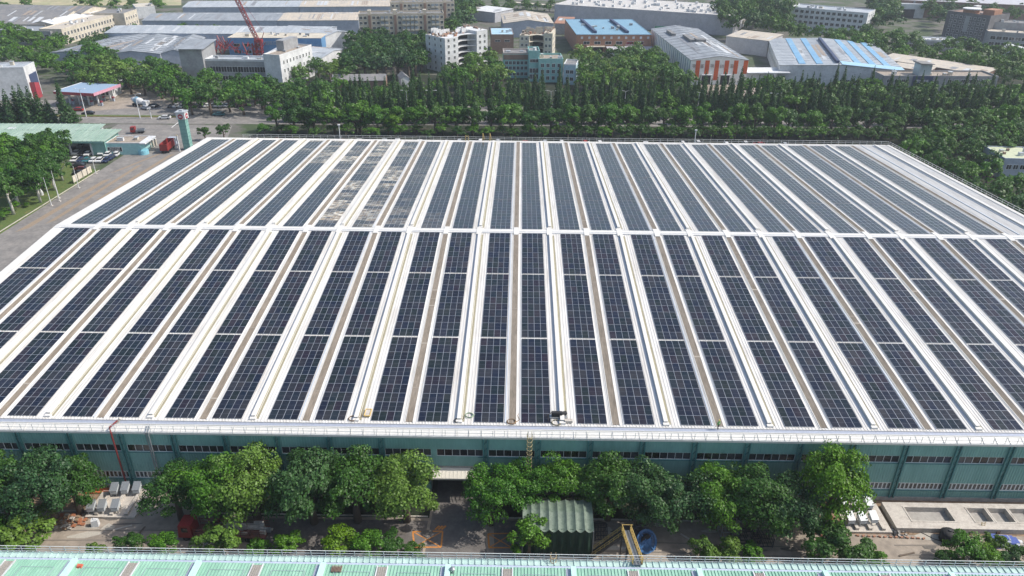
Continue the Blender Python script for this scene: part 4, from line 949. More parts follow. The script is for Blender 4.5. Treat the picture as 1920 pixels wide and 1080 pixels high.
# sheds further back in the middle
bld('gabled_shed', 'cream gabled shed behind the cream ruin', R2(944, 44, 9), R2(1038, 44, 9), 44, 9, m_bluegrey, m_beiger, 'gabley', 2.2, ribs=5, cat='shed')
bld('flat_shed', 'small white-walled shed with pale arched roof near the top centre', R2(878, 18, 7), R2(928, 24, 7), 22, 7, m_lavender, m_whitew, 'shed', .6, cat='shed')
bld('rust_roof_shed', 'small rusty red-roofed shed left of the brick factory', R2(1040, 44, 7), R2(1071, 45, 7), 26, 7, m_greyw, m_brick, 'shed', .8, cat='shed')
bld('cream_roof_lane_shed', 'narrow beige shed between the brick factory and the striped hall', R2(1222, 60, 8), R2(1240, 66, 8), 30, 8, m_greyw, m_beiger, 'shed', .4, cat='shed')
# long wall of the far hall with small units in front
A, B = R2(1040, 8, 13), R2(1378, 30, 13)
r_, W = bld('far_hall', 'long plain lavender-grey hall at the top centre with rooftop units', A, B, 60, 12.8, m_lavender, C('gravel_roof', (0.45, 0.43, 0.40), (0.52, 0.51, 0.50), sc=.4), 'flat', par=.3)
rr_ = random.Random(4)
for i in range(90):
    b = MB(); x, y = rr_.uniform(2, W-4), rr_.choice([6, 12, 20, 28, 40, 50])+rr_.uniform(-1, 1); b.box(x, x+rr_.uniform(1, 2.6), y, y+1.4, 12.8, 14+rr_.uniform(0, .8)); b.build('rooftop_unit', m_whitew, r_)
for i, (pa, pb, hh, dd, lab) in enumerate((((1216, 46), (1267, 50), 5, 9, 'white container-like building with tanks on top, before the far hall'), ((1149, 33), (1170, 35), 5, 7, 'white open canopy hut before the far hall'), ((1177, 38), (1198, 40), 4, 6, 'small beige hut before the far hall'), ((1055, 25), (1095, 29), 4, 6, 'long low white-roofed canopy before the far hall'))):
    r_, W = bld('small_hut', lab, P(*pa).xy, P(*pb).xy, dd, hh, m_lavender if i else m_whitew, m_whitew, 'shed', .3, cat='hut')
    if i == 0:
        for k in range(3):
            b = MB(); b.tube([(W*.6+k*2.6, 4, hh+.3), (W*.6+k*2.6, 4, hh+1.8)], .9, 10); b.build('tank', m_whitew, r_)
    elif i == 1:
        b = MB(); b.box(W*.15, W*.85, -.1, 0, 0, 3.6); b.build('opening', BLACK, r_)
q = P(1128, 32); r_ = empty('white_silo', (q.x, q.y, G), 0, 'slim white cylindrical silo before the far hall', 'silo'); b = MB(); b.tube([(0, 0, 0), (0, 0, 8), (0, 0, 8.6)], [1.5, 1.5, .6], 14); b.build('shell', m_whitew, r_)
q = P(1036, 18); r_ = empty('white_mast', (q.x, q.y, G), 0, 'white cross-shaped mast at the top centre', 'mast'); b = MB(); b.box(-.8, .8, -.8, .8, 0, 16); b.box(-6, 6, -.6, .6, 7.5, 9); b.build('shaft', m_whitew, r_)
a = P(962, 16); c = P(1395, 52); r_ = empty('overhead_pipe', (a.x, a.y, G), 0, 'long cream covered pipe bridge crossing behind the brick factory', 'pipe bridge'); d = c-a
b = MB(); b.bar((0, 0, 4), (d.x, d.y, 4), 5.5, 2.2); b.build('duct', m_cream, r_)
for i in range(18):
    b = MB(); f = i/17; b.box(d.x*f-.3, d.x*f+.3, d.y*f-.3, d.y*f+.3, 0, 3); b.build('support', STEEL, r_)
sheet('works_yard', [P(*q_).xy for q_ in ((1230, 60), (1330, 56), (1380, 50), (1330, 36), (1180, 36))], C('sandy_yard', (0.36, 0.31, 0.24), (0.42, 0.38, 0.31)), G+.03)
sheet('forecourt', [P(*q_).xy for q_ in ((1318, 178), (1440, 182), (1420, 150), (1310, 148))], YARD, G+.03)
sheet('forecourt', [P(*q_).xy for q_ in ((150, 210), (330, 196), (270, 166), (130, 176))], YARD, G+.03)
# apartment blocks
def apartment(label, A, B, depth, h, floors, cols):
    r_, W = bld('apartment_building', label, A, B, depth, h, m_beiget, m_groofd, 'flat', par=.9, cat='apartment block', wins=[('R', [h/floors*(f+.35) for f in range(floors)], 3, 1.2, 1.4, 1, 1)])
    fh = h/floors; n = len(cols)
    for i in range(n):
        c0 = W*i/n; w0 = W/n
        if cols[i] == 's':
            b = MB(); b.box(c0+w0*.2, c0+w0*.8, -.35, 0, 0, h); b.build('stair_bay', m_brown, r_); b = MB(); b.box(c0+w0*.1, c0+w0*.9, 1, 5, h, h+2.6); b.build('stair_head', m_cream, r_)
        elif cols[i] == 'w':
            win(r_, 'F', W, depth, [fh*(f+.3) for f in range(floors)], 1, 1.5, 1.5, c0, W-c0-w0)
        elif cols[i] == 'b':
            for f in range(floors):
                b = MB(); b.box(c0+w0*.08, c0+w0*.92, -1.0, 0, fh*f+.1, fh*f+1.05, 0); b.box(c0+w0*.12, c0+w0*.88, -.8, 0, fh*f+1.05, fh*f+2.5, 1); b.build('balcony', [m_cream, C('balcony_glass', (0.25, 0.29, 0.33), rough=.2) if 'balcony_glass' not in bpy.data.materials else bpy.data.materials['balcony_glass']], r_)
    return r_
apartment('long beige seven-storey apartment block with brown stair bays', R2(672, 29, 21), R2(832, 27, 21), 13, 21, 7, 'wwswwbbwswbbbbwswbbw')
apartment('second beige apartment block just behind the long one', R2(733, 7, 21), R2(852, 5, 21), 13, 21, 7, 'wwswwbbwswbbwsww')
# upper left sheds
def DD(px, y0, y1, h): return R2(px, y1, h)[1]-R2(px, y0, h)[1]
def shed(label, fl, fr, dp, h, roofm, wall=m_bluegrey, roof='gablex', rise=1.8, ribs=26, name='grey_shed', **k): return bld(name, label, R2(*fl, h), R2(*fr, h), dp, h, wall, roofm, roof, rise, ribs=ribs, cat='warehouse', **k)
shed('wide pale grey shed, nearest of the big sheds at the upper left', (196, 62), (612, 65), DD(400, 63, 48, 9), 9, m_lroof)
shed('wide grey shed, middle one of the big sheds at the upper left', (266, 39), (520, 39), DD(400, 39, 24, 9), 9, m_groof)
shed('beige-roofed shed joined to the right end of the middle grey shed', (521, 39), (672, 38), DD(600, 39, 24, 9), 9, m_beiger)
shed('far pale shed touching the top edge at the upper left', (342, 14), (560, 13), DD(450, 14, 2, 9), 9, m_lroof)
shed('far beige shed touching the top edge left of the apartments', (561, 13), (732, 12), DD(650, 13, 1, 9), 9, m_beiger)
shed('white-gabled shed right of the blue hall', (606, 70), (657, 60), 40, 9, m_lroof, wall=m_whitew, roof='gabley', ribs=4)
shed('left low grey warehouse with ridged roof above the petrol station', (94, 99), (190, 104), 62, 7, m_groof, roof='gabley', ribs=12)
shed('middle low grey warehouse above the petrol station', (192, 103), (300, 101), 62, 7, m_groof, roof='gabley', ribs=12)
shed('right low grey warehouse beside the tall grey tower block', (302, 100), (350, 99), 62, 7, m_groof, roof='gabley', ribs=8)
shed('grey pitched shed with white gable beyond the tall white slab', (598, 112), (652, 92), 34, 7, m_lroof, wall=m_whitew, roof='gabley', ribs=4)
r_, W = bld('blue_hall', 'bright blue clad hall with cream roof beside the red crane', R2(426, 71, 10), R2(602, 72, 10), 18, 10, m_blue, m_cream, 'flat', par=.2, parm=m_cream, wins=[('F', (1.5, 5.2), 3, 3.6, 1.6, 2, W*.9 if False else 34)], cat='warehouse')
glyphs(r_, W*.36, 6.2, 7, 2.0, .3, m_bluegrey, seed=44)
# grey office with tower, behind the conifers
r_, W = bld('grey_unfinished_block', 'grey three-storey block with white roof edge and large windows', R2(384, 114, 11), R2(511, 116, 11), 10, 11, m_greyw, m_lroof, 'flat', par=1.0, parm=m_whitew, wins=[('F', (5.8,), 10, 2.6, 2.6, 2, 4), ('F', (1.2,), 10, 2.6, 2.6, 2, 4)])
bld('grey_tower_block', 'plain tall grey block with overhanging sheet roof left of the crane', R2(334, 92, 17), R2(377, 92, 17), 20, 17, m_greyw, m_groof, 'shed', 1.0, eave=1.2)
r_, W = bld('white_slab_block', 'tall narrow white slab building with slanted roof line', R2(524, 106, 15), R2(584, 86, 15), 9, 15, m_whitew, m_litter, 'flat', par=.7, wins=[('F', (3, 7, 11), 9, .9, 1.6, 1.5, 1.5)])
b = MB(); b.box(W*.42, W*.86, 5, 9.2, 15, 20); b.build('stair_head', m_greyw, r_)
# low houses in the trees
r_, W = bld('brown_roof_house', 'long low house with worn brown-grey roof among the trees', R2(622, 152, 5), R2(722, 151, 5), 12, 5, m_brown, m_groofd, 'gablex', 1.8, cat='house')
bld('small_white_gable_house', 'tiny house with white gable right of the brown-roofed house', R2(752, 148, 5), R2(768, 147, 5), 9, 5, m_whitew, m_groofd, 'gabley', 1.6, cat='house')
bld('dark_roof_house', 'weathered brown house with dark roof behind the petrol station', R2(233, 137, 7), R2(276, 135, 7), 11, 6.8, m_brown, m_groofd, 'gablex', 1.4, cat='house', wins=[('F', (1.5, 4.2), 4, 1.2, 1.4, 1, 1)])
bld('white_garden_hut', 'small white pavilion alone in the trees below the brick factory', R2(1116, 131, 4), R2(1134, 131, 4), 6, 4, m_whitew, m_whitew, 'gablex', 1.0, cat='hut')
# upper left cream halls
r_, W = bld('cream_window_hall', 'two-storey cream hall front with a row of windows facing right', R2(115, 56, 9), R2(214, 28, 9), 14, 9, m_cream, m_beiger, 'flat', par=.5, wins=[('F', (1.2, 5.2), 17, 1.7, 2.0, 1, 1)], cat='hall')
for i, (fl, fr) in enumerate((((-40, 46), (84, 46)), ((-40, 33), (118, 34)), ((-40, 21), (152, 25)))):
    shed(('nearest', 'middle', 'farthest')[i]+' of three dark-roofed halls with cream gables at the top left', fl, fr, 30, 9+i, m_groofd, wall=m_cream, rise=2.6, ribs=0, name='gabled_hall')
bld('grey_front_annex', 'grey two-storey annex with dark windows at the left edge', R2(-30, 56, 8), R2(94, 60, 8), 18, 8, m_greyw, m_groof, 'flat', par=.4, wins=[('F', (1.4, 4.6), 12, 2.6, 1.7, 1, 1)])
shed('white zigzag-gabled hall behind the cream window front', (100, 46), (196, 24), 16, 9, m_whitew, wall=m_cream, ribs=0, name='gabled_hall')
bld('cream_block', 'small cream block with two rows of windows right of the cream halls', R2(232, 26, 10), R2(256, 18, 10), 22, 10, m_cream, m_groofd, 'flat', par=.4, wins=[('F', (1.4, 5.6), 5, 1.4, 1.8, 1, 1)])
bld('white_shed_block', 'bright white little shed left of the far pale sheds', R2(254, 14, 8), R2(290, 12, 8), 20, 8, m_whitew, m_cream, 'flat', par=.3)
# left edge showroom buildings
r_, W = bld('glass_showroom', 'white framed glass-fronted showroom at the left edge', R2(-60, 152, 10), R2(4, 134, 10), 14, 10, m_whitew, m_lroof, 'flat', par=.6, wins=[('R', (2, 5.5), 2, .9, 1.5, 2, 2)], cat='showroom')
b = MB(); b.box(0, W*.8, -1.5, 0, 0, 2.6); b.build('red_base', m_brick, r_)
b = MB(); b.box(1, W-1.5, -.2, -.12, 3, 9, 0); b.build('glass_front', C('showroom_glass', (0.42, 0.50, 0.52), rough=.15), r_)
r_, W = bld('white_portal_block', 'white block with navy glass panel and red fin at the left', R2(44, 128, 14), R2(64, 118, 14), 20, 14, m_whitew, m_lroof, 'flat', par=.6)
b = MB(); b.box(W*.25, W*.92, -.2, 0, 0, 10.5); b.build('navy_panel', m_navy, r_)
b = MB(); b.hexa([(W*.1, -2.2, 0), (W*.5, -2.2, 0), (W*.5, -.2, 0), (W*.1, -.2, 0), (W*.1, -2.2, 7.5), (W*.5, -2.2, 6.5), (W*.5, -.2, 6.5), (W*.1, -.2, 7.5)]); b.build('red_fin', m_red, r_)

# ---------------- petrol station
A, B = R2(100, 172, 6.5), R2(175, 176, 6.5); A = Vector(A); B = Vector(B); d = B-A; W = d.length
r_ = empty('petrol_station', (A.x, A.y, G), math.atan2(d.y, d.x), 'petrol station canopy with light blue top and red and pink edges', 'petrol station')
D_ = (Vector(R2(206, 158, 6.5))-B).length
b = MB(); b.box(0, W, 0, D_, 5.6, 6.5); b.build('canopy', C('canopy_blue', (0.24, 0.33, 0.44), nz=.05), r_)
b = MB(); b.box(-.1, W+.1, -.12, 0, 5.5, 6.7, 0); b.box(W, W+.12, 0, D_, 5.5, 6.8, 1); b.box(-.12, 0, 0, D_, 5.5, 6.7, 2); b.build('fascia', [m_red, m_pink, m_whitew], r_)
for i in range(4):
    for j in range(2):
        b = MB(); x = W*(.14+.24*i); y = D_*(.28+.44*j); b.box(x-.3, x+.3, y-.3, y+.3, 0, 5.6); b.build('column', m_whitew, r_)
        b = MB(); b.box(x+1, x+1.9, y-.4, y+.4, 0, 1.9, 0); b.box(x+1, x+1.9, y-.42, y+.42, 1.4, 2.1, 1); b.build('fuel_pump', [m_bluegrey, m_red], r_)
r_, W = bld('petrol_kiosk', 'white petrol station kiosk right of the canopy', P(186, 183).xy, P(213, 183).xy, 9, 4, m_whitew, m_lroof, 'flat', par=.4, wins=[('F', (1.2,), 2, 2, 1.6, .5, .5)], cat='kiosk')
bld('white_portacabin', 'small white cabin behind the petrol station kiosk', P(213, 166).xy, P(232, 165).xy, 7, 3.6, m_whitew, m_whitew, 'gablex', .6, cat='cabin')
# ---------------- green sheds
r_, W = bld('green_roof_shed', 'rear green-roofed open shed at the left', R2(-60, 243, 6.2), R2(181, 244, 6.2), R2(100, 234, 6.6)[1]-R2(100, 243, 6.2)[1], 6.2, m_whitew, m_green, 'shed', .6, cat='shed', ribs=22, eave=.8)
A, B = R2(-60, 262, 5.6), R2(194, 263, 5.6); A = Vector(A); B = Vector(B); d = B-A; W = d.length
r_ = empty('green_roof_shed', (A.x, A.y, G), math.atan2(d.y, d.x), 'front green-roofed shed with open parking bays and white posts', 'shed')
b = MB(); b.hexa([(-.5, -.8, 5.2), (W+.5, -.8, 5.2), (W+1.5, 11.5, 6.2), (-.5, 11.5, 6.2), (-.5, -.8, 5.45), (W+.5, -.8, 5.45), (W+1.5, 11.5, 6.45), (-.5, 11.5, 6.45)])
for i in range(30): x = W*(i+.5)/30; b.hexa([(x, -.8, 5.46), (x+.2, -.8, 5.46), (x+.2, 11.5, 6.46), (x, 11.5, 6.46), (x, -.8, 5.6), (x+.2, -.8, 5.6), (x+.2, 11.5, 6.6), (x, 11.5, 6.6)])
b.build('roof', m_green, r_)
b = MB(); b.box(0, W, -.9, -.82, 4.7, 5.3); b.build('fascia', TEAL, r_)
b = MB(); b.box(0, W, 10.8, 11.1, 0, 6.0); b.box(W-.3, W, 0, 10.8, 0, 5.15); b.box(0, .3, 0, 10.8, 0, 5.15); b.box(W-5, W, 0, .2, 0, 5); b.build('wall', TEAL, r_)
for i in range(9):
    b = MB(); x = W-5-i*7.6
    if x > 1: b.box(x-.25, x+.25, -.3, .2, 0, 5.2); b.build('post', m_whitew, r_)
A, B = R2(197, 269, 4.2), R2(262, 269, 4.2)
r_, W = bld('gate_office', 'low turquoise gate office with flat brownish roof', A, B, 9, 4.2, C('pale_turquoise', (0.30, 0.52, 0.52)), m_litter, 'flat', par=.25, parm=m_whitew, eave=.5, wins=[('F', (1.3,), 4, 1.5, 1.5, .6, 7)], cat='office')
b = MB(); b.box(W+.05, W+2.2, -.6, 9, 4.0, 4.4); b.build('entrance_canopy', m_whitew, r_); b = MB(); b.tube([(W+.2, 1, 0), (W+.2, 1, 1.6)], 1.8, 16); b.build('curved_counter', C('cyan_glass', (0.22, 0.5, 0.6), rough=.3), r_)
# ---------------- turquoise tower
q = P(354, 280); r_ = empty('sign_tower', (q.x, q.y, G), 0, 'slim turquoise tower with a white cap and red round emblems', 'tower')
b = MB(); w_ = 1.25; b.box(-w_, w_, -w_, w_, 0, 11.6); b.build('shaft', C('tower_turquoise', (0.17, 0.33, 0.30), (0.20, 0.37, 0.33)), r_)
b = MB()
for i in range(8): b.box(-w_-.05, w_+.05, -w_-.05, w_+.05, 1.2+i*1.3, 1.28+i*1.3)
b.build('joint_band', TEALD, r_)
b = MB(); b.box(-w_-.35, w_+.35, -w_-.35, w_+.35, 11.6, 14.0, 0); b.box(-w_-.6, w_+.6, -w_-.6, w_+.6, 14.0, 14.3, 1); b.box(-.6, .6, -.6, .6, 14.3, 14.8, 1); b.build('cap', [m_whitew, m_lroof], r_)
for (o1, o2) in (((0, -w_-.36, 12.6), (0, -w_-.46, 12.6)), ((w_+.36, 0, 12.6), (w_+.46, 0, 12.6))):
    b = MB(); b.tube([o1, o2], .95, 18); e_ = b.build('round_emblem', m_red, r_); v = Vector(o2)-Vector(o1); b = MB(); c0 = Vector(o2)+v*.2
    b.box(c0.x-(.5 if v.y else .02), c0.x+(.5 if v.y else .02), c0.y-(.02 if v.y else .5), c0.y+(.02 if v.y else .5), 12.4, 12.8); b.build('emblem_mark', m_whitew, e_)

# ---------------- tower crane
q = P(489, 112); r_ = empty('tower_crane', (q.x, q.y, G), 0, 'red lattice crane with a long boom leaning to the left', 'crane')
def lattice(b, a, c, w_, n, t=.22):
    a = Vector(a); c = Vector(c); d = (c-a).normalized(); u = d.cross(Vector((0, 1, 0))).normalized()*w_/2; v = d.cross(u).normalized()*w_/2
    cs = [(u+v), (u-v), (-u-v), (-u+v)]
    for o in cs: b.bar(a+o, c+o, t)
    for i in range(n):
        p, p2 = a+(c-a)*i/n, a+(c-a)*(i+1)/n
        for j in range(4): b.bar(p+cs[j], p2+cs[(j+1) % 4], t*.7); b.bar(p+cs[j], p+cs[(j+1) % 4], t*.7)
b = MB(); lattice(b, (0, 0, 0), (0, 0, 11), 3.2, 5, .4); lattice(b, (-2.6, 0, 0), (-2.6, 0, 9), 2, 4, .35); b.build('mast', REDP, r_)
b = MB(); lattice(b, (0, 0, 10), (-12.5, 0, 43), 1.8, 18, .26); b.build('boom', REDP, r_)
b = MB(); b.bar((-1, 0, 12), (-13, 0, 42), .15); b.bar((2, 0, 11), (4, 0, 15), .3); b.bar((4, 0, 15), (-12, 0, 43), .10); b.box(-1.6, 2.4, -1.4, 1.4, 9.6, 11.4, 0); b.build('luffing_gear', REDP, r_)
q = P(400, 108); r_ = empty('steel_framework', (q.x, q.y, G), 0, 'tangle of red steel framework on the ground behind the grey block', 'steelwork')
rr_ = random.Random(12); b = MB()
for i in range(70):
    x, y = rr_.uniform(0, 27), rr_.uniform(0, 14); b.bar((x, y, rr_.uniform(0, 6)), (x+rr_.uniform(-5, 5), y+rr_.uniform(-4, 4), rr_.uniform(3, 10)), .35)
o = b.build('steel_bars', REDP, r_); o['kind'] = 'stuff'

# ================================================================== vehicles
m_carp = mat('car_paint', (1, 1, 1), 0.3, objcol=True, spec=.6)
def make_car(label, col):
    r_ = empty('parked_car', (0, 0, 0), 0, label, 'car')
    b = MB(); pr = [(-2.2, .35), (-2.25, .8), (-1.5, .95), (-.2, 1.0), (1.6, 1.0), (2.2, .95), (2.25, .4)]
    for sx_ in (0,):
        n = len(pr); i = len(b.v)
        for y in (-.9, .9):
            for p in pr: b.v.append((p[0], y, p[1]))
        b.f.append(tuple(range(i, i+n))); b.m.append(0); b.f.append(tuple(range(i+2*n-1, i+n-1, -1))); b.m.append(0)
        for k in range(n): k2 = (k+1) % n; b.f.append((i+k2, i+k, i+n+k, i+n+k2)); b.m.append(0)
    b.hexa([(-.75, -.62, 1.38), (1.25, -.62, 1.38), (1.25, .62, 1.38), (-.75, .62, 1.38), (-.6, -.55, 1.47), (1.1, -.55, 1.47), (1.1, .55, 1.47), (-.6, .55, 1.47)])
    b.build('body', m_carp, r_)
    b = MB(); b.hexa([(-1.35, -.84, .96), (1.95, -.84, .96), (1.95, .84, .96), (-1.35, .84, .96), (-.75, -.62, 1.38), (1.25, -.62, 1.38), (1.25, .62, 1.38), (-.75, .62, 1.38)]); b.build('windows', GLASSD, r_)
    for (x, y) in ((-1.35, -.9), (-1.35, .75), (1.35, -.9), (1.35, .75)):
        b = MB(); b.tube([(x, y, .33), (x, y+.17, .33)], .33, 12); b.build('wheel', BLACK, r_)
    for y in (-.6, .6):
        b = MB(); b.box(-2.29, -2.2, y-.2, y+.2, .6, .78); b.build('headlight', ALU, r_)
    return r_
CAR = None; WHT = (.62, .62, .62, 1); BLK = (.02, .02, .025, 1); SIL = (.35, .37, .4, 1); NAV = (.02, .03, .08, 1); TEA = (.02, .12, .14, 1); RED = (.3, .02, .02, 1); DRD = (.13, .025, .02, 1)
def car(x, y, rz, col, label, s=1.0, z=G+.02, group=None):
    global CAR
    if CAR is None: CAR = make_car(label, col); c = CAR
    else: c = copy_tree(CAR)
    c.location = (x, y, z); c.rotation_euler = (0, 0, rz); c.scale = (s, s, s); c['label'] = label; c['category'] = 'car'
    if group: c['group'] = group
    for ch in c.children: ch.color = col
    return c
PK = [(144, 289, WHT, 'white car at the back left of the parking rows'), (155, 290, BLK, 'black car in the back row between white ones'), (166, 291, WHT, 'white car in the middle of the back row'), (192, 289, WHT, 'white car in the back row right of the empty bay'), (203, 292, WHT, 'white car near the right end of the back row'),
      (141, 302, WHT, 'white car at the left end of the front parking row'), (152, 303, NAV, 'dark navy car second in the front parking row'), (163, 303, TEA, 'dark teal car in the front parking row'), (176, 303, WHT, 'white car right of the teal one'), (188, 303, WHT, 'white car left of the dark ones in the front row'), (200, 303, NAV, 'dark blue car near the right end of the front row'), (209, 298, NAV, 'dark pickup-like car at the right of the parking'), (219, 292, WHT, 'white car at the far right end of the parking'),
      (148, 313, BLK, 'dark car behind the cream wall, upper one'), (152, 320, DRD, 'dark maroon car behind the cream wall, middle one'), (150, 327, BLK, 'dark car behind the cream wall, lower one'), (153, 275, SIL, 'silver car inside the open green shed')]
for (px, py, c_, lab) in PK: q = P(px, py); car(q.x, q.y, math.pi/2+.12 if py < 310 else .1, c_, lab, group='cars in the parking yard')
for (px, py, c_, lab, a) in ((147, 208, RED, 'dark red car on the avenue at the petrol station', 0), (166, 215, BLK, 'black car on the avenue beside the lamp', 0.1), (273, 205, SIL, 'silver van-like car leaving the concrete mixer', -.5), (287, 201, BLK, 'black car in the shade right of the silver one', 0), (309, 223, WHT, 'white car crossing the avenue before the tower', .12), (411, 217, TEA, 'dark green car right of the turquoise tower', 0)):
    q = P(px, py); car(q.x, q.y, a, c_, lab, 1.1, group='cars on the avenue')
for i in range(15):
    q = P(322+i*9.5+random.uniform(-1, 1), 201-i*.1); car(q.x, q.y, 1.4, random.choice([WHT, SIL, WHT, BLK, DRD]), f'car parked under the trees along the avenue, {ordn(i+1)} from the left', group='cars under the avenue trees')
for i in range(26):
    x = -92+i*7.7+random.uniform(-1.5, 1.5); car(x, 279+random.uniform(-1, 1)+x*.01, random.choice([0, 1.57]), random.choice([WHT, WHT, SIL, RED, BLK]), f'car parked between the trunks behind the solar roof, {ordn(i+1)} from the left', group='cars behind the factory')
rr_ = random.Random(9)
for i in range(16):
    x = -90+i*19+rr_.uniform(-5, 5); car(x, rr_.choice([323, 329, 333])+x*.018, 0, rr_.choice([WHT, SIL, BLK, RED]), f'car driving on the tree-lined avenue, {ordn(i+1)} from the left', group='cars on the tree-lined avenue')
# lorries
def lorry(label, x, y, rz, cabm, bedm, L=7.5, H=1.9, s=1, load=False, z=G):
    r_ = empty('lorry', (x, y, z+.02), rz, label, 'lorry'); r_.scale = (s, s, s)
    b = MB(); b.hexa([(0, -1.2, .7), (2.1, -1.2, .7), (2.1, 1.2, .7), (0, 1.2, .7), (.25, -1.15, 2.9), (2.1, -1.15, 3.0), (2.1, 1.15, 3.0), (.25, 1.15, 2.9)]); b.build('cab', cabm, r_)
    b = MB(); b.hexa([(.08, -1.05, 1.75), (.13, -1.05, 1.75), (.13, 1.05, 1.75), (.08, 1.05, 1.75), (.2, -1.0, 2.6), (.26, -1.0, 2.6), (.26, 1.0, 2.6), (.2, 1.0, 2.6)]); b.box(.7, 1.6, -1.24, 1.24, 1.8, 2.55); b.build('windscreen', GLASSD, r_)
    b = MB(); b.box(2.0, 2.3+L, -.45, .45, .6, .95); b.build('chassis', DSTEEL, r_)
    b = MB(); b.box(2.35, 2.35+L, -1.2, 1.2, .95, 1.15)
    if load:
        for i in range(8):
            for y in (-1.15, 1.1): b.box(2.4+i*L/7.6, 2.5+i*L/7.6, y, y+.07, 1.15, 2.6)
        for y in (-1.15, 1.1):
            for zz in (1.7, 2.2): b.box(2.35, 2.35+L, y, y+.05, zz, zz+.12)
    else:
        for (xa, xb, ya, yb) in ((2.35, 2.35+L, -1.2, -1.1), (2.35, 2.35+L, 1.1, 1.2), (2.35, 2.45, -1.1, 1.1), (2.25+L, 2.35+L, -1.1, 1.1)): b.box(xa, xb, ya, yb, 1.15, 1.15+H)
        for i in range(8): b.box(2.6+i*L/8, 2.75+i*L/8, -1.27, -1.2, 1.0, 1.15+H); b.box(2.6+i*L/8, 2.75+i*L/8, 1.2, 1.27, 1.0, 1.15+H)
    b.build('bed', bedm, r_)
    for x_ in (1.1, 3.6, L-.2, L+1.2):
        for y in (-1.15, .85):
            b = MB(); b.tube([(x_, y, .5), (x_, y+.3, .5)], .5, 14); b.build('wheel', BLACK, r_)
    return r_
q = P(299, 292); a = P(320, 274); lorry('bright red open-box lorry with a silver cab below the tower', a.x+1.0, a.y+1.5, math.atan2((q-a).y, (q-a).x), m_bluegrey, REDP, 7.2, 1.9, 1.15)
q = P(246, 250); lorry('small red lorry parked behind the gate office', q.x, q.y, .2, REDP, STEEL, 3.6, .6, .9)
q = P(343, 1003); r_ = lorry('red flatbed lorry with stake sides half hidden under trees', q.x, q.y, -.02, REDP, C('rusty_bed', (0.22, 0.08, 0.06), (0.12, 0.07, 0.06)), 10.5, 1.5, 1.0, True)
b = MB(); rr_ = random.Random(3)
for i in range(26): x, y = rr_.uniform(6, 12.5), rr_.uniform(-1, .8); b.box(x, x+rr_.uniform(.5, 1.8), y, y+.35, 1.2, 1.3+rr_.uniform(.1, .9), rr_.choice([0, 1, 1]))
o = b.build('scrap_load', [STEEL, CONCW]); o.parent = None; o.location = r_.location; tag(o, 'heap of pale scrap pieces lying on the red flatbed lorry', 'scrap heap', kind='stuff')
# concrete mixer
q = P(250, 198); r_ = empty('concrete_mixer', (q.x, q.y, G+.02), -.35, 'white and blue concrete mixer lorry by the avenue trees', 'mixer lorry')
b = MB(); b.hexa([(6.8, -1.2, .8), (9, -1.2, .8), (9, 1.2, .8), (6.8, 1.2, .8), (6.8, -1.15, 3), (8.8, -1.15, 2.9), (8.8, 1.15, 2.9), (6.8, 1.15, 3)]); b.build('cab', m_whitew, r_)
b = MB(); b.tube([(0, 0, 3.0), (1.2, 0, 2.8), (3, 0, 2.6), (5, 0, 2.3), (6.4, 0, 2.0)], [.6, 1.2, 1.5, 1.4, .8], 16); b.build('drum', m_whitew, r_, smooth=True)
b = MB(); b.tube([(2.3, 0, 2.7), (3.6, 0, 2.5)], 1.56, 16); b.build('drum_band', m_broof, r_); b = MB(); b.box(0, 7, -.5, .5, .6, 1.1); b.build('chassis', DSTEEL, r_)
for x_ in (1.2, 2.6, 7.8):
    for y in (-1.15, .85): b = MB(); b.tube([(x_, y, .5), (x_, y+.3, .5)], .52, 12); b.build('wheel', BLACK, r_)

# ================================================================== lamps, poles
def lamp(px, py, h, label, arm=2.0, two=False, z=G, w_=.22, head=True):
    q = P(px, py, z); r_ = empty('street_lamp', (q.x, q.y, z), 0, label, 'street lamp', 'street lamps')
    b = MB(); b.tube([(0, 0, 0), (0, 0, h*.6), (0, 0, h)], [w_, w_*.75, w_*.5], 8); b.build('pole', m_whitew, r_)
    for s in ((-1, 1) if two else (1,)):
        b = MB(); b.tube([(0, 0, h-.1), (s*arm*.6, 0, h+.3), (s*arm, 0, h+.35)], .07, 6); b.build('arm', m_whitew, r_)
        b = MB(); b.hexa([(s*arm-.5, -.2, h+.25), (s*arm+.5, -.2, h+.25), (s*arm+.5, .2, h+.25), (s*arm-.5, .2, h+.25), (s*arm-.4, -.15, h+.42), (s*arm+.4, -.15, h+.42), (s*arm+.4, .15, h+.42), (s*arm-.4, .15, h+.42)]); b.build('lamp_head', m_whitew, r_)
for (px, py, h, lab, two) in ((162, 219, 11.5, 'white double lamp on the median before the petrol station', True), (263, 222, 10, 'white lamp on the median left of the white car', False), (284, 222, 5, 'short white post on the median', False), (350, 207, 7, 'thin pole just behind the turquoise tower', False),
    (618, 216, 10, 'white lamp among conifers left of the yellow-green tree', False), (764, 212, 9.5, 'white lamp between conifers above the largest round tree', True), (810, 212, 9.5, 'white lamp right of the previous one above the vivid yellow tree', True), (1032, 212, 9.5, 'white lamp among conifers below the turquoise school', True), (1170, 212, 9.5, 'white lamp among conifers below the brick factory', True), (1307, 212, 9, 'white lamp left of the forecourt gap', True), (1447, 222, 10.5, 'white lamp by the gap right of the forecourt', True), (1738, 210, 8, 'white lamp before the grey office', True), (1880, 202, 7, 'white lamp near the right edge of the avenue', True),
    (1640, 100, 9, 'small white lamp behind the cream roof shed', False), (1258, 75, 9, 'left of two lamp posts behind the striped hall', False), (1266, 75, 9, 'right of two lamp posts behind the striped hall', False)):
    lamp(px, py, h, lab, two=two)
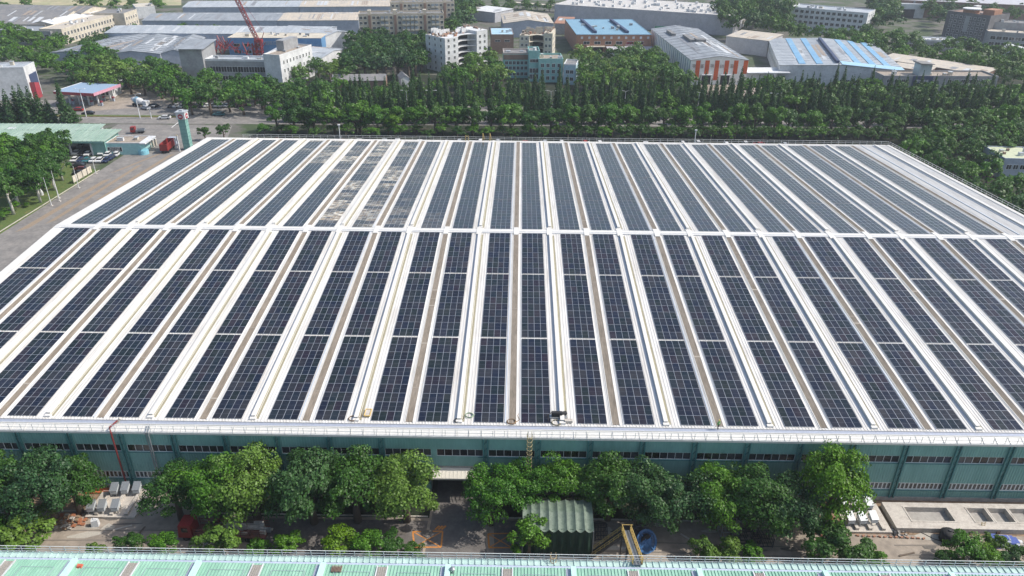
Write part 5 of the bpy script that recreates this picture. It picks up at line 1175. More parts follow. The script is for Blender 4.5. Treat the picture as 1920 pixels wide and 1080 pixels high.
for (px, py, h, lab) in ((97, 386, 9, 'leftmost white flagpole on the lawn edge'), (112, 378, 7, 'short slim pole between the flagpoles'), (111, 372, 9, 'taller flagpole second on the lawn edge'), (148, 353, 7.5, 'slim pole left of the cream notice wall'), (180, 326, 5.5, 'slim pole at the tip of the lawn')):
    q = P(px, py); r_ = empty('flagpole', (q.x, q.y, G), 0, lab, 'pole'); b = MB(); b.tube([(0, 0, 0), (0, 0, h)], [.13, .06], 8); b.build('shaft', m_whitew, r_); b = MB(); b.box(-.35, .35, -.35, .35, 0, .25); b.build('base', CONCW, r_)
for (px, py, h, lab) in ((337, 284, 7.5, 'white pole beside the tower foot'), (331, 279, 5, 'slanted white gate post below the tower')):
    q = P(px, py); r_ = empty('white_post', (q.x, q.y, G), 0, lab, 'post'); b = MB(); b.box(-.22, .22, -.22, .22, 0, h*.8, 0); b.box(-.23, .23, -.23, .23, h*.8, h*.82, 1); b.build('shaft', [m_whitew, YEL], r_)
for i, px in enumerate((283, 288, 293)):
    q = P(px, 278-i*2.5); r_ = empty('gate_pillar', (q.x, q.y, G), 0, ('leftmost', 'middle', 'rightmost')[i]+' of three cream pillars beside the gate office', 'pillar', 'gate pillars'); b = MB(); b.box(-.3, .3, -.3, .3, 0, 2.6, 0); b.box(-.4, .4, -.4, .4, 2.6, 2.8, 1); b.build('shaft', [m_cream, m_whitew], r_)
# lawn notice wall
a = P(138, 345); c = P(173, 324); d = c-a; r_ = empty('notice_wall', (a.x, a.y, G), math.atan2(d.y, d.x), 'low cream notice wall with panels on the lawn', 'wall')
L = d.length
for i in range(4):
    b = MB(); b.box(i*L/4+.2, (i+1)*L/4-.2, -.12, .12, .4, 2.5, 0); b.box(i*L/4+.2, i*L/4+.4, -.1, .1, 0, .4, 1); b.build('panel', [m_cream, CONC], r_)
q = P(79, 366); r_ = empty('stone_figure', (q.x, q.y, G), 0, 'small white upright stone on the lawn under the trees', 'stone'); b = MB(); b.tube([(0, 0, 0), (.1, 0, .8), (0, 0, 1.7), (0, 0, 2.1)], [.5, .45, .3, .1], 8); b.build('body', m_whitew, r_)
# poles sticking up behind the back edge
for (px, lab, h) in ((638, 'white lamp pole just behind the back edge of the roof at the left', 14), (1303, 'white lamp pole just behind the back edge of the roof at the right', 13.5)):
    p_ = at(px, 262, 252); r_ = empty('floodlight_pole', (p_.x, 252, G), 0, lab, 'lamp pole'); b = MB(); b.tube([(0, 0, 0), (0, 0, h)], [.2, .13], 8); b.build('pole', m_whitew, r_); b = MB(); b.box(-.4, .4, -.25, .25, h, h+.35); b.build('lamp_head', m_whitew, r_)

# ================================================================== ladders, pipes and people on the factory
def caged_ladder(label, x, y, z0, z1, m=YEL, hoop_from=2.2):
    r_ = empty('caged_ladder', (x, y, z0), 0, label, 'ladder'); H = z1-z0
    for s in (-.3, .3): b = MB(); b.box(s-.035, s+.035, -.1, -.03, 0, H+1.1); b.build('rail', m, r_)
    b = MB(); z = .3
    while z < H: b.box(-.3, .3, -.09, -.04, z, z+.05); z += .3
    b.build('rungs', m, r_)
    z = hoop_from; hoops = []
    while z < H+1.0:
        b = MB(); pts = [(.42*math.cos(a), -.1-.75*math.sin(a)*.95, z) for a in [math.pi*i/8 for i in range(9)]]
        for p, p2 in zip(pts, pts[1:]): b.bar(p, p2, .06)
        b.build('hoop', m, r_); z += .8
    b = MB()
    for a in (.5, 1.57, 2.64): b.bar((.42*math.cos(a), -.1-.72*math.sin(a), hoop_from), (.42*math.cos(a), -.1-.72*math.sin(a), H+1), .05)
    b.build('cage_strap', m, r_)
x_ = at(993, 830, 89.9).x
caged_ladder('yellow caged ladder climbing the teal front wall', x_, Y0-.3, G+3.5, -.4, mat('faded_yellow', (0.42, 0.35, 0.20), .6))
xb_ = at(1037, 1045, 69.2).x
r_ = empty('red_pipe', (at(205, 790, 90).x, Y0-.3, G), 0, 'red fire pipe bent over the eaves and down the teal wall', 'pipe')
b = MB(); b.tube([(.5, 1.6, 12.6), (-.2, .2, 12.3), (0, -.15, 11.6), (0, -.15, 0)], .13, 8); b.build('pipe', mat('dull_red_pipe', (0.17, 0.03, 0.03), .6), r_)
b = MB(); b.tube([(.3, 1.5, 12.2), (.9, 1.7, 12.9)], .22, 8); b.build('pipe_elbow', CONCW, r_)
r_ = empty('grey_pipe', (at(275, 800, 90).x, Y0-.3, G), 0, 'pale grey twin pipe down the teal wall right of the red one', 'pipe')
for s in (-.18, .18): b = MB(); b.tube([(s, 1.0, 12.3), (s, -.1, 11.7), (s, -.1, 0)], .09, 8); b.build('pipe', STEEL, r_)
# back-edge yellow ladder head
p_ = at(912, 262, 247); r_ = empty('ladder_head', (p_.x, 247.2, zr(247)), 0, 'yellow ladder cage head on the far roof edge', 'ladder')
for s in (-1.2, 1.2): b = MB(); b.tube([(s, 0, 0), (s, .3, 2.2), (s, 1, 2.3), (s+.6, 1.4, 0)], .12, 6); b.build('hoop', YEL, r_)
b = MB(); b.box(-6.2, -6, 0, .2, 0, 1.8); b.box(-7.2, -7, 0, .2, 0, 1.8); b.box(-7.2, -6, 0, .2, 1.4, 1.6); b.build('side_frame', YEL, r_)
def on_roof(px, py):
    z = 0
    for _ in range(8): q = P(px, py, z); z = zr(q.y)
    return Vector((q.x, q.y, z))
def hose_coil(px, py, label, m=DSTEEL, r=.75):
    q = on_roof(px, py); r_ = empty('hose_coil', q+Vector((0, 0, .1)), 0, label, 'hose'); b = MB()
    b.tube([(r*(1-.08*(a//6.4))*math.cos(a), r*.85*math.sin(a), .05*(a/6.3)) for a in [i*.5 for i in range(40)]], .05, 5); b.build('hose', m, r_)
    b = MB(); b.tube([(r, 0, 0), (r+.5, .6, 0), (r+.2, 1.6, 0), (r+.6, 2.6, 0)], .05, 5); b.build('hose_end', m, r_)
hose_coil(662, 786, 'dark hose coil at the foot of the sixth roof vent, by the yellow hatch', C('brown_hose', (0.16, 0.1, 0.06)))
hose_coil(959, 792, 'brown hose ring lying at the end of the central skylight', C('brown_hose2', (0.2, 0.13, 0.07)))
hose_coil(1043, 794, 'hose reel ring below the black equipment', C('olive_hose', (0.13, 0.12, 0.07)), .8)
hose_coil(857, 790, 'thin dark hose curled left of the central arrays', BLACK, .5)
hose_coil(880, 780, 'pale green hose ring right of the thin dark hose', C('green_hose', (0.22, 0.3, 0.2)), .7)
q = on_roof(690, 776); r_ = empty('roof_hatch', q+Vector((0, 0, .05)), 0, 'yellow-framed roof hatch near the front eaves', 'hatch')
for (xa, xb, ya, yb) in ((-.5, .5, -.9, -.78), (-.5, .5, .78, .9), (-.5, -.38, -.78, .78), (.38, .5, -.78, .78)): b = MB(); b.box(xa, xb, ya, yb, .1, .3); b.build('frame', C('ochre', (0.6, 0.42, 0.14)) if 'ochre' not in bpy.data.materials else bpy.data.materials['ochre'], r_)
b = MB(); b.box(-.38, .38, -.78, .78, .1, .2); b.build('lid', CONCW, r_)
q = on_roof(1046, 782); r_ = empty('pump_unit', q+Vector((0, 0, .06)), 0, 'black washing pump unit beside the central roof vent', 'pump')
b = MB(); b.box(-1.0, .6, -.3, .3, .2, .9); b.build('motor', BLACK, r_); b = MB(); b.tube([(.2, 0, .5), (1.3, .4, .5)], .33, 10); b.build('tank', BLACK, r_); b = MB(); b.box(-1.3, 1.4, -.5, .5, 0, .15); b.build('base_frame', STEEL, r_)
b = MB(); b.tube([(-1, 0, .8), (-1.6, -.4, .6), (-1.5, -1.2, .1)], .07, 6); b.build('hose', BLACK, r_)
b = MB(); b.box(1.0, 2.2, -1.5, -.9, 0, .35); b.build('crate', CONCW, r_)

def person(label, loc, rz=0, shirt=(0.08, 0.25, 0.06), trousers=(0.02, 0.025, 0.04), bend=0.0, lunge=.18, vest=True, s=1.0):
    """one continuous skinned figure; clothes follow the body"""
    me = bpy.data.meshes.new('person_body')
    V = [(0, 0, .95), (0, .02, 1.15), (0, .03+bend*.3, 1.38), (0, .02+bend*.5, 1.50), (0, .0+bend*.55, 1.56), (0, -.02+bend*.6, 1.66), (0, -.02+bend*.6, 1.75),
         (-.18, .02+bend*.3, 1.40), (-.27, .0+bend*.35, 1.15), (-.25, -.12+bend*.4, .93), (-.24, -.16+bend*.4, .84),
         (.18, .02+bend*.3, 1.40), (.28, .04+bend*.3, 1.15), (.30, -.06+bend*.3, .92), (.30, -.1+bend*.3, .83),
         (-.10, 0, .88), (-.12, -.02-lunge*.4, .50), (-.13, -lunge*.4+.06, .08), (-.13, -lunge*.5-.14, .04),
         (.10, 0, .88), (.12, lunge*.5-.02, .50), (.13, lunge, .08), (.13, lunge-.2, .04)]
    E_ = [(0, 1), (1, 2), (2, 3), (3, 4), (4, 5), (5, 6), (2, 7), (7, 8), (8, 9), (9, 10), (2, 11), (11, 12), (12, 13), (13, 14), (0, 15), (15, 16), (16, 17), (17, 18), (0, 19), (19, 20), (20, 21), (21, 22)]
    Rr = [.145, .125, .15, .065, .06, .10, .07, .075, .05, .038, .04, .075, .05, .038, .04, .10, .065, .045, .04, .10, .065, .045, .04]
    me.from_pydata([(a*s, b_*s, c*s) for a, b_, c in V], E_, []); me.skin_vertices or None
    r_ = empty('person', loc, rz, label, 'person')
    o = bpy.data.objects.new('body', me); COL.objects.link(o)
    md = o.modifiers.new('skin', 'SKIN'); md.use_smooth_shade = True
    lay = me.skin_vertices[0] if len(me.skin_vertices) else None
    if lay is not None:
        for i, v in enumerate(lay.data): v.radius = (Rr[i]*s, Rr[i]*s*.85)
        lay.data[0].use_root = True
    o.modifiers.new('sub', 'SUBSURF').levels = 1
    dg = bpy.context.evaluated_depsgraph_get(); dg.update(); ev = o.evaluated_get(dg); nm = bpy.data.meshes.new_from_object(ev)
    bpy.data.objects.remove(o)
    nm.materials.clear()
    for m_ in (mat('shirt', shirt, .8), mat('trousers', trousers, .8), mat('skin', (0.42, 0.24, 0.16), .6), mat('shoe', (0.03, 0.03, 0.03), .7)): nm.materials.append(m_)
    for p_ in nm.polygons:
        c = p_.center/s; p_.material_index = 2 if (c.z > 1.50 or (abs(c.x) > .2 and c.z < .93)) else 3 if c.z < .10 else 1 if (c.z < .97 and abs(c.x) < .22) else 0
    put('body', nm, r_)
    q = MB(); q.tube([(0, (-.01+bend*.6)*s, 1.70*s), (0, (-.01+bend*.6)*s, 1.76*s), (0, (-.01+bend*.6)*s, 1.83*s)], [.135*s, .125*s, .05*s], 12); q.build('hard_hat', mat('hat', (0.55, 0.45, 0.08), .4), r_)
    if vest: q = MB(); q.hexa([(-.15*s, -.1*s, 1.2*s), (.15*s, -.1*s, 1.2*s), (.15*s, -.09*s, 1.24*s), (-.15*s, -.09*s, 1.24*s), (-.15*s, -.11*s, 1.25*s), (.15*s, -.11*s, 1.25*s), (.15*s, -.1*s, 1.27*s), (-.15*s, -.1*s, 1.27*s)]); q.build('reflective_band', m_whitew, r_)
    return r_
if True:
    try:
        person('worker in a green top and dark trousers walking along the front eaves', on_roof(1346, 805)+Vector((0, 0, .02)), .4)
    except Exception as ex: print('person', ex)

# ================================================================== the street yard
def plinth_boxes(label, pts, L_, W_, loc, rz, boxes, lab2):
    r_ = empty('concrete_slab', loc, rz, label, 'concrete slab'); b = MB(); b.box(0, L_, 0, W_, 0, .35); b.build('slab', CONCW, r_)
    for k in range(3):
        b = MB(); b.box(L_*(.18+.3*k), L_*(.18+.3*k)+.5, .3, W_-.3, .35, .75); b.build('beam', CONCW, r_)
    for i, (x, y) in enumerate(boxes):
        q = Matrix.Rotation(rz, 4, 'Z') @ Vector((x, y, .0)); rr = empty('steel_hopper', (loc[0]+q.x, loc[1]+q.y, G+.35), rz+.1, f'grey sloping steel hopper box, {ordn(i+1)} {lab2}', 'steel box', 'grey hopper boxes')
        b = MB(); b.hexa([(0, 0, .55), (1.0, 0, .55), (1.0, 1.3, .9), (0, 1.3, .9), (0, 0, 1.2), (1.0, 0, 1.2), (1.0, 1.3, 1.75), (0, 1.3, 1.75)], 0); b.build('box', C('pale_steel', (0.5, 0.53, 0.55), rough=.45) if 'pale_steel' not in bpy.data.materials else bpy.data.materials['pale_steel'], rr)
        b = MB(); b.hexa([(-.06, -.06, 1.2), (1.06, -.06, 1.2), (1.06, 1.36, 1.77), (-.06, 1.36, 1.77), (-.06, -.06, 1.27), (1.06, -.06, 1.27), (1.06, 1.36, 1.84), (-.06, 1.36, 1.84)]); b.build('lid', STEEL, rr)
        for (lx, ly) in ((.05, .05), (.85, .05), (.05, 1.15), (.85, 1.15)): b = MB(); b.box(lx, lx+.1, ly, ly+.1, 0, .9 if ly > 1 else .56); b.build('leg', STEEL, rr)
a = P(160, 972); plinth_boxes('pale concrete slab with beams under the left hopper boxes', None, 7.6, 6.2, (a.x, a.y, G), 0, [(.3, .4), (1.9, .5), (3.9, .6), (2.0, 4.2), (3.6, 4.4), (5.4, 4.5)], 'on the left slab, front row first')
a = P(1590, 1000); plinth_boxes('pale concrete slab with beams under the right hopper boxes', None, 6.6, 6.0, (a.x, a.y, G), 0, [(.2, 1.0), (2.0, 1.0), (3.8, 1.2), (.3, 4.2), (2.4, 4.3), (4.3, 4.2)], 'on the right slab, front row first')
# pits
A = P(1684, 990, G+.9); Bx = P(1925, 997, G+.9); yb_ = P(1700, 942, G+.9).y; x0 = P(1667, 965, G+.9).x
r_ = empty('concrete_pit_tank', (x0, A.y, G), .0, 'raised concrete tank block with open rectangular pits', 'concrete tank')
Wt = 30; D_ = yb_-A.y; pits = [(3.0, 9.5), (12.6, 15.3), (15.8, 18.6), (19.1, 22.4), (25.4, 30)]; fy, by = D_*.28, D_*.80
b = MB(); H_ = .9
b.box(0, Wt, 0, fy, -.0, H_); b.box(0, Wt, by, D_, 0, H_); xs = [0]+[v for p_ in pits for v in p_]+[Wt]
for i in range(0, len(xs), 2):
    if xs[i+1]-xs[i] > .05: b.box(xs[i], xs[i+1], fy, by, 0, H_)
b.build('tank_wall', CONCW, r_)
b = MB()
for (xa, xb) in pits:
    for (u0, u1, v0, v1) in ((xa-.22, xb+.22, fy-.22, fy), (xa-.22, xb+.22, by, by+.22), (xa-.22, xa, fy, by), (xb, xb+.22, fy, by)): b.box(u0, u1, v0, v1, H_, H_+.06)
b.build('pit_rim', CONCW, r_)
b = MB(); b.box(3, 30, fy, by, .004, .05); b.build('pit_floor', CONC, r_)
# tarpaulin shed
a = P(1013, 1040); x0, x1 = at(980, 945, 82).x, at(1109, 950, 82).x; yf = a.y; yb_ = yf+5.4
r_ = empty('tarpaulin_shed', (x0, yf, G), 0, 'green tarpaulin shed with pleated roof and dark hanging sides', 'tarpaulin shed'); Wt = x1-x0; n = 8; D_ = 5.2
m_tarp = mat('green_tarpaulin', (0.09, 0.125, 0.095), .6, noise=.15, nscale=1.5, col2=(0.13, 0.17, 0.13)); m_tarpd = mat('dark_tarpaulin', (0.02, 0.055, 0.035), .65, noise=.2, nscale=2)
for i in range(n):
    b = MB(); xa, xb = Wt*i/n, Wt*(i+1)/n; N = 6
    for j in range(N):
        for (y0_, y1_, z0_, z1_) in ((-.3, D_/2, 5.3, 6.0), (D_/2, D_+.2, 6.0, 5.6)):
            f0, f1 = j/N, (j+1)/N; s0, s1 = -.28*math.sin(math.pi*f0), -.28*math.sin(math.pi*f1); u0, u1 = xa+(xb-xa)*f0, xa+(xb-xa)*f1
            e0, e1 = (-.25*math.sin(math.pi*f0), -.25*math.sin(math.pi*f1)) if y0_ < 0 else (0, 0)
            b.quad((u0, y0_+e0, z0_+s0), (u1, y0_+e1, z0_+s1), (u1, y1_, z1_+s1), (u0, y1_, z1_+s0))
    b.build('roof_segment', m_tarp, r_)
b = MB(); N = 64
for i in range(N):
    u0, u1 = Wt*i/N, Wt*(i+1)/N
    ph = lambda i: .16*math.sin(i*.9)+.08*math.sin(i*2.3); pm_ = lambda i: .3*math.sin(i*.8+1)
    b.quad((u0, ph(i)*.3-.1, 5.2), (u1, ph(i+1)*.3-.1, 5.2), (u1, pm_(i+1)-.1, 2.2), (u0, pm_(i)-.1, 2.2)); b.quad((u0, pm_(i)-.1, 2.2), (u1, pm_(i+1)-.1, 2.2), (u1, ph(i+1)-.1, .03), (u0, ph(i)-.1, .03))
for i in range(20):
    v0, v1 = D_*i/20, D_*(i+1)/20; ph = lambda i: .15*math.sin(i*1.1)
    b.quad((Wt+ph(i), v0, .03), (Wt+ph(i+1), v1, .03), (Wt, v1, 4.8), (Wt, v0, 4.8)); b.quad((ph(i), v0, .03), (ph(i+1), v1, .03), (0, v1, 4.8), (0, v0, 4.8))
b.build('side_curtain', m_tarpd, r_)
for (x, y) in ((0, 0), (Wt, 0), (0, D_), (Wt, D_)): b = MB(); b.box(x-.06, x+.06, y-.16, y-.04, 0, 4.9); b.build('post', STEEL, r_)
# yellow stairs
e_y = 69.5
a = P(1108, 1046); t_ = at(1176, 1000, 73.5)
r_ = empty('yellow_stairs', (0, 0, 0), 0, 'yellow railed steel stair and gangway onto the green roof', 'stairs')
lo = Vector((a.x, 77.2, G)); hi = Vector((at(1168, 1005, 76).x, 76.2, G+5.2)); gx0 = at(1168, 1005, 76).x; gx1 = gx0+1.2
zE = -3.0
hi.z = at(1172, 1008, 76).z
b = MB()
for o_ in (0, 1.0): b.bar(lo+Vector((0, o_, 0)), hi+Vector((0, o_, 0)), .12, .35)
b.build('stringer', DSTEEL, r_)
for i in range(16):
    p_ = lo.lerp(hi, (i+.5)/16); b = MB(); b.box(p_.x-.15, p_.x+.15, p_.y, p_.y+1.0, p_.z, p_.z+.05); b.build('tread', DSTEEL, r_)
b = MB()
for o_ in (0, 1.0):
    for hh in (1.0, .55): b.bar(lo+Vector((0, o_, hh)), hi+Vector((0, o_, hh)), .07)
    for i in range(8): p_ = lo.lerp(hi, i/7)+Vector((0, o_, 0)); b.bar(p_, p_+Vector((0, 0, 1.0)), .07)
b.build('stair_railing', YEL, r_)
g0 = Vector((gx0, 77.4, hi.z)); g1 = Vector((gx0, 67.7, zE+.25))
b = MB(); b.hexa([(gx0, 67.7, g1.z-.1), (gx1, 67.7, g1.z-.1), (gx1, 77.4, g0.z-.1), (gx0, 77.4, g0.z-.1), (gx0, 67.7, g1.z), (gx1, 67.7, g1.z), (gx1, 77.4, g0.z), (gx0, 77.4, g0.z)]); b.build('gangway_deck', STEEL, r_)
b = MB()
for xx in (gx0, gx1):
    for hh in (1.0, .5, .08): b.bar(g0+Vector((xx-gx0, 0, hh)), g1+Vector((xx-gx0, 0, hh)), .10, .16)
    for i in range(7): p_ = g0.lerp(g1, i/6)+Vector((xx-gx0, 0, 0)); b.bar(p_, p_+Vector((0, 0, 1.0)), .08)
b.bar(g0+Vector((0, 0, 1)), g0+Vector((1.5, 0, 1)), .08)
b.build('gangway_railing', YEL, r_)
for (x, y) in ((gx0+.1, 77.2), (gx1-.1, 77.2), (gx0+.1, 73), (gx1-.1, 73)): b = MB(); b.bar((x, y, G), (x, y, g0.lerp(g1, (77.4-y)/8.6).z-.1), .16); b.build('support_leg', DSTEEL, r_)
b = MB(); b.bar((gx0+.1, 77.2, G+1), (gx0+.1, 73, G+6), .1); b.bar((gx1-.1, 77.2, G+1), (gx1-.1, 73, G+6), .1); b.build('brace', DSTEEL, r_)
# cable drum
q = P(1204, 1032); r_ = empty('cable_drum', (q.x+.3, q.y+1.0, G+.0), -.15, 'large blue cable drum wheel leaning on its black bundle', 'cable drum')
def wheel(root, cx, cy, cz, R, tilt, m, thick=.14):
    o = empty('flange', (cx, cy, cz)); o.parent = root
    b = MB(); N = 28
    for i in range(N):
        a0, a1 = 2*math.pi*i/N, 2*math.pi*(i+1)/N
        P4 = lambda a, r, y: (r*math.cos(a), y, r*math.sin(a))
        for (ra, rb) in ((R*.80, R),): b.hexa([P4(a0, ra, 0), P4(a1, ra, 0), P4(a1, rb, 0), P4(a0, rb, 0), P4(a0, ra, thick), P4(a1, ra, thick), P4(a1, rb, thick), P4(a0, rb, thick)])
    ob = b.build('flange_rim', m, root, (cx, cy, cz)); ob.rotation_euler = tilt
    b = MB(); b.tube([(0, -.02, 0), (0, thick+.02, 0)], R*.42, 20); ob = b.build('hub_plate', m, root, (cx, cy, cz)); ob.rotation_euler = tilt
    b = MB()
    for i in range(40):
        a = 2*math.pi*i/40; b.bar((R*.3*math.cos(a), thick/2, R*.3*math.sin(a)), (R*.9*math.cos(a), thick/2, R*.9*math.sin(a)), .07, .1)
    for i in range(4):
        a = .4+2*math.pi*i/4; b.bar((0, -.05, 0), (R*.9*math.cos(a), -.05, R*.9*math.sin(a)), .16, .12)
    ob = b.build('spokes', m, root, (cx, cy, cz)); ob.rotation_euler = tilt
    bpy.data.objects.remove(o)
tl = (math.radians(-38), 0, math.radians(38))
wheel(r_, .4, -.5, 1.35, 1.75, tl, BLUEP); wheel(r_, -.35, .55, 1.15, 1.7, tl, DSTEEL)
b = MB(); b.tube([(.35, -.4, 1.32), (-.3, .5, 1.15)], 1.0, 18); b.build('cable_bundle', BLACK, r_)
for i, (px, py, w_, h_, lab) in enumerate(((1127, 1015, 1.7, 2.0, 'black pallet-like rack beside the tarpaulin shed'), (1367, 1012, 2.6, 2.6, 'tall pale tube frame left of the low racks'), (1400, 1022, 4.0, 1.6, 'low black tube rack above the shrubs'), (1432, 1028, 2.6, 1.8, 'right black tube rack near the yard'))):
    q = P(px, py); r_ = empty('pipe_rack', (q.x-w_/2, q.y, G), .05, lab, 'rack'); mm = STEEL if i in (1,) else DSTEEL
    for (x, y) in ((0, 0), (w_, 0), (0, 1.6), (w_, 1.6)): b = MB(); b.box(x-.05, x+.05, y-.05, y+.05, 0, h_); b.build('post', mm, r_)
    b = MB()
    for zz in (h_*.15, h_*.55, h_-.05):
        b.bar((0, 0, zz), (w_, 0, zz), .08); b.bar((0, 1.6, zz), (w_, 1.6, zz), .08); b.bar((0, 0, zz), (0, 1.6, zz), .08); b.bar((w_, 0, zz), (w_, 1.6, zz), .08)
        for k in range(3): b.bar((w_*(k+1)/4, 0, zz), (w_*(k+1)/4, 1.6, zz), .08)
    b.build('shelf_frame', mm, r_)
q = P(1776, 1012); r_ = empty('black_tank', (q.x, q.y, G), 0, 'black round plastic tank standing on the yard', 'tank'); b = MB(); b.tube([(0, 0, 0), (0, 0, 1.3), (0, 0, 1.65), (0, 0, 1.8)], [1.2, 1.25, .9, .3], 20); b.build('shell', BLACK, r_, smooth=True); b = MB(); b.tube([(0, 0, 1.78), (0, 0, 1.95)], .25, 10); b.build('lid', DSTEEL, r_)
b = MB(); b.tube([(-1.2, -.3, .05), (-2.0, .1, .05), (-2.8, .9, .05), (-3.6, 1.6, .05)], .06, 6); b.build('hose', BLACK, r_)
q = P(1868, 1003); r_ = empty('wooden_crate', (q.x, q.y, G), .3, 'small dark wooden crate on the soil by the pits', 'crate')
for i in range(4): b = MB(); b.box(0, 1.1, 0, .06, .02+i*.17, .15+i*.17); b.box(0, 1.1, .8, .86, .02+i*.17, .15+i*.17); b.build('slat', C('dark_wood', (0.09, 0.06, 0.045)) if 'dark_wood' not in bpy.data.materials else bpy.data.materials['dark_wood'], r_)
b = MB(); b.box(.05, 1.05, .06, .8, 0, .5); b.build('inner', DSTEEL, r_)
q = P(1842, 1000); r_ = empty('short_ladder', (q.x, q.y+.4, G), 0, 'short yellow ladder leaning on the concrete tank', 'ladder')
for s in (0, .5): b = MB(); b.bar((s, 0, 0), (s, .5, 1.4), .07); b.build('rail', YEL, r_)
for i in range(4): b = MB(); b.bar((0, .1+i*.11, .25+i*.33), (.5, .1+i*.11, .25+i*.33), .05); b.build('rung', YEL, r_)
# heaps
def heap(name, label, px, py, n, R_, mats, sz, seed, cat, flat=.5):
    q = P(px, py); rr = random.Random(seed); b = MB()
    for i in range(n):
        a, r = rr.uniform(0, 6.28), R_*rr.random()**.6; x, y = r*math.cos(a), r*.6*math.sin(a); s = rr.uniform(*sz); z = max(0, (1-r/R_))*R_*flat*rr.random()
        c8 = [(x+(dx+rr.uniform(-.3, .3))*s/2, y+(dy+rr.uniform(-.3, .3))*s/2, z+(dz)*s*.35) for dz in (0, 1) for dx, dy in ((-1, -1), (1, -1), (1, 1), (-1, 1))]
        b.hexa(c8, rr.randrange(len(mats)))
    o = b.build(name, mats, None, (q.x, q.y, G)); tag(o, label, cat, kind='stuff'); return o
m_btarp = mat('blue_tarpaulin', (0.07, 0.11, 0.34), .5, noise=.2, nscale=2)
heap('tarpaulin_heap', 'crumpled blue tarpaulin pieces on the soil at the right', 1880, 1018, 60, 1.9, [m_btarp, m_btarp, m_bluegrey], (.5, 1.1), 3, 'tarpaulin')
heap('rubble_heap', 'scattered white rubble spilling from the blue tarpaulin', 1903, 1026, 90, 2.2, [CONCW, m_whitew, CONC], (.2, .5), 4, 'rubble', .15)
heap('soil_heap', 'reddish broken earth and debris left of the left slab', 128, 978, 90, 2.8, [SOIL, mat('red_earth', (0.30, 0.12, 0.06), .95), CONC], (.2, .7), 5, 'earth heap', .25)
heap('soil_heap', 'loose earth and bricks around the big bright tree trunk', 1545, 985, 90, 3.2, [SOIL, mat('red_earth2', (0.26, 0.12, 0.07), .95), SOIL], (.3, .9), 6, 'earth heap', .2)
heap('rubble_heap', 'dark rubble along the foot of the pit tank', 1680, 998, 60, 1.8, [DSTEEL, CONC, SOIL], (.15, .45), 7, 'rubble', .2)
for i in range(13):
    q = P(1608+i*10.3, 1005+i*.45); r_ = empty('brick', (q.x, q.y, G), random.uniform(-.4, .4), f'brown kerb brick along the yard edge, {ordn(i+1)} from the left', 'brick', 'bricks along the yard edge'); b = MB(); b.box(-.2, .2, -.12, .12, 0, .22); b.build('block', m_brick, r_)
q = P(180, 985); r_ = empty('white_sack', (q.x, q.y, G), .2, 'white bulk sack standing alone on the beige ground', 'sack'); b = MB(); b.hexa([(-.5, -.4, 0), (.5, -.4, 0), (.5, .4, 0), (-.5, .4, 0), (-.42, -.36, 1.1), (.5, -.3, 1.2), (.42, .36, 1.05), (-.5, .3, 1.2)]); b.build('bag', m_whitew, r_); b = MB(); b.tube([(-.4, 0, 1.1), (0, 0, 1.5), (.4, 0, 1.1)], .05, 5); b.build('strap', m_whitew, r_)
q = P(180, 925); r_ = empty('orange_duct', (q.x, q.y, G), .1, 'orange pipe stack behind the left hopper boxes', 'pipes')
for i in range(3): b = MB(); b.tube([(-1.5, i*.35, .2+.2*(i % 2)), (2.0, i*.35, .2+.2*(i % 2))], .18, 8); b.build('pipe', mat('orange_pipe', (0.5, 0.14, 0.05), .5) if i == 0 else bpy.data.materials['orange_pipe'], r_)

b = MB(); rr_ = random.Random(17)
for i in range(46):
    x, y = rr_.uniform(-70, 75), rr_.uniform(75.5, 83.6); L_ = rr_.uniform(1, 5); w0 = rr_.uniform(.15, 1.2); a = rr_.uniform(-.2, .2)
    pts = [(x+L_*f*math.cos(a)-g_*w0*math.sin(a)+rr_.uniform(-.2, .2), y+L_*f*math.sin(a)+g_*w0+rr_.uniform(-.1, .1), G+.030+.002*i/46) for f, g_ in ((0, 0), (.5, -.3), (1, 0), (1.05, .6), (.5, 1.2), (-.05, .7))]
    b.poly(pts, rr_.choice([0, 0, 1]))
b.build('yard_stains', [mat('oil_stain', (0.13, 0.115, 0.10), .7, noise=.3, nscale=2), mat('cement_spill', (0.40, 0.37, 0.32), .9, noise=.2, nscale=2)])['kind'] = 'structure'
b = MB()
for (y, x0_, x1_) in ((78.2, 12, 52), (80.0, 12, 52), (79.0, -72, -40), (80.9, -72, -40), (78.8, 56, 80), (80.6, 56, 80)):
    for i in range(int((x1_-x0_)/2)): xa = x0_+i*2; b.poly([(xa, y+.25*math.sin(xa*.1), G+.036), (xa+2, y+.25*math.sin((xa+2)*.1), G+.036), (xa+2, y+.22+.25*math.sin((xa+2)*.1), G+.036), (xa, y+.22+.25*math.sin(xa*.1), G+.036)])
b.build('tyre_tracks', mat('tyre_track', (0.20, 0.175, 0.15), .9, noise=.3, nscale=3))['kind'] = 'structure'
for i, (px, py, lab) in enumerate(((230, 990, 'pale timber plank on the beige ground left of the truck'), (262, 1000, 'second timber plank lying askew near the truck'), (1290, 1010, 'timber plank on the ground left of the tube racks'), (1700, 1040, 'short plank on the paved yard right of the dark tree'))):
    q = P(px, py); o = MB(); o.box(-1.3, 1.3, -.12, .12, .04, .12); o = o.build('timber_plank', BARK if i % 2 else CONCW, None, (q.x, q.y, G), .4+i); tag(o, lab, 'plank')

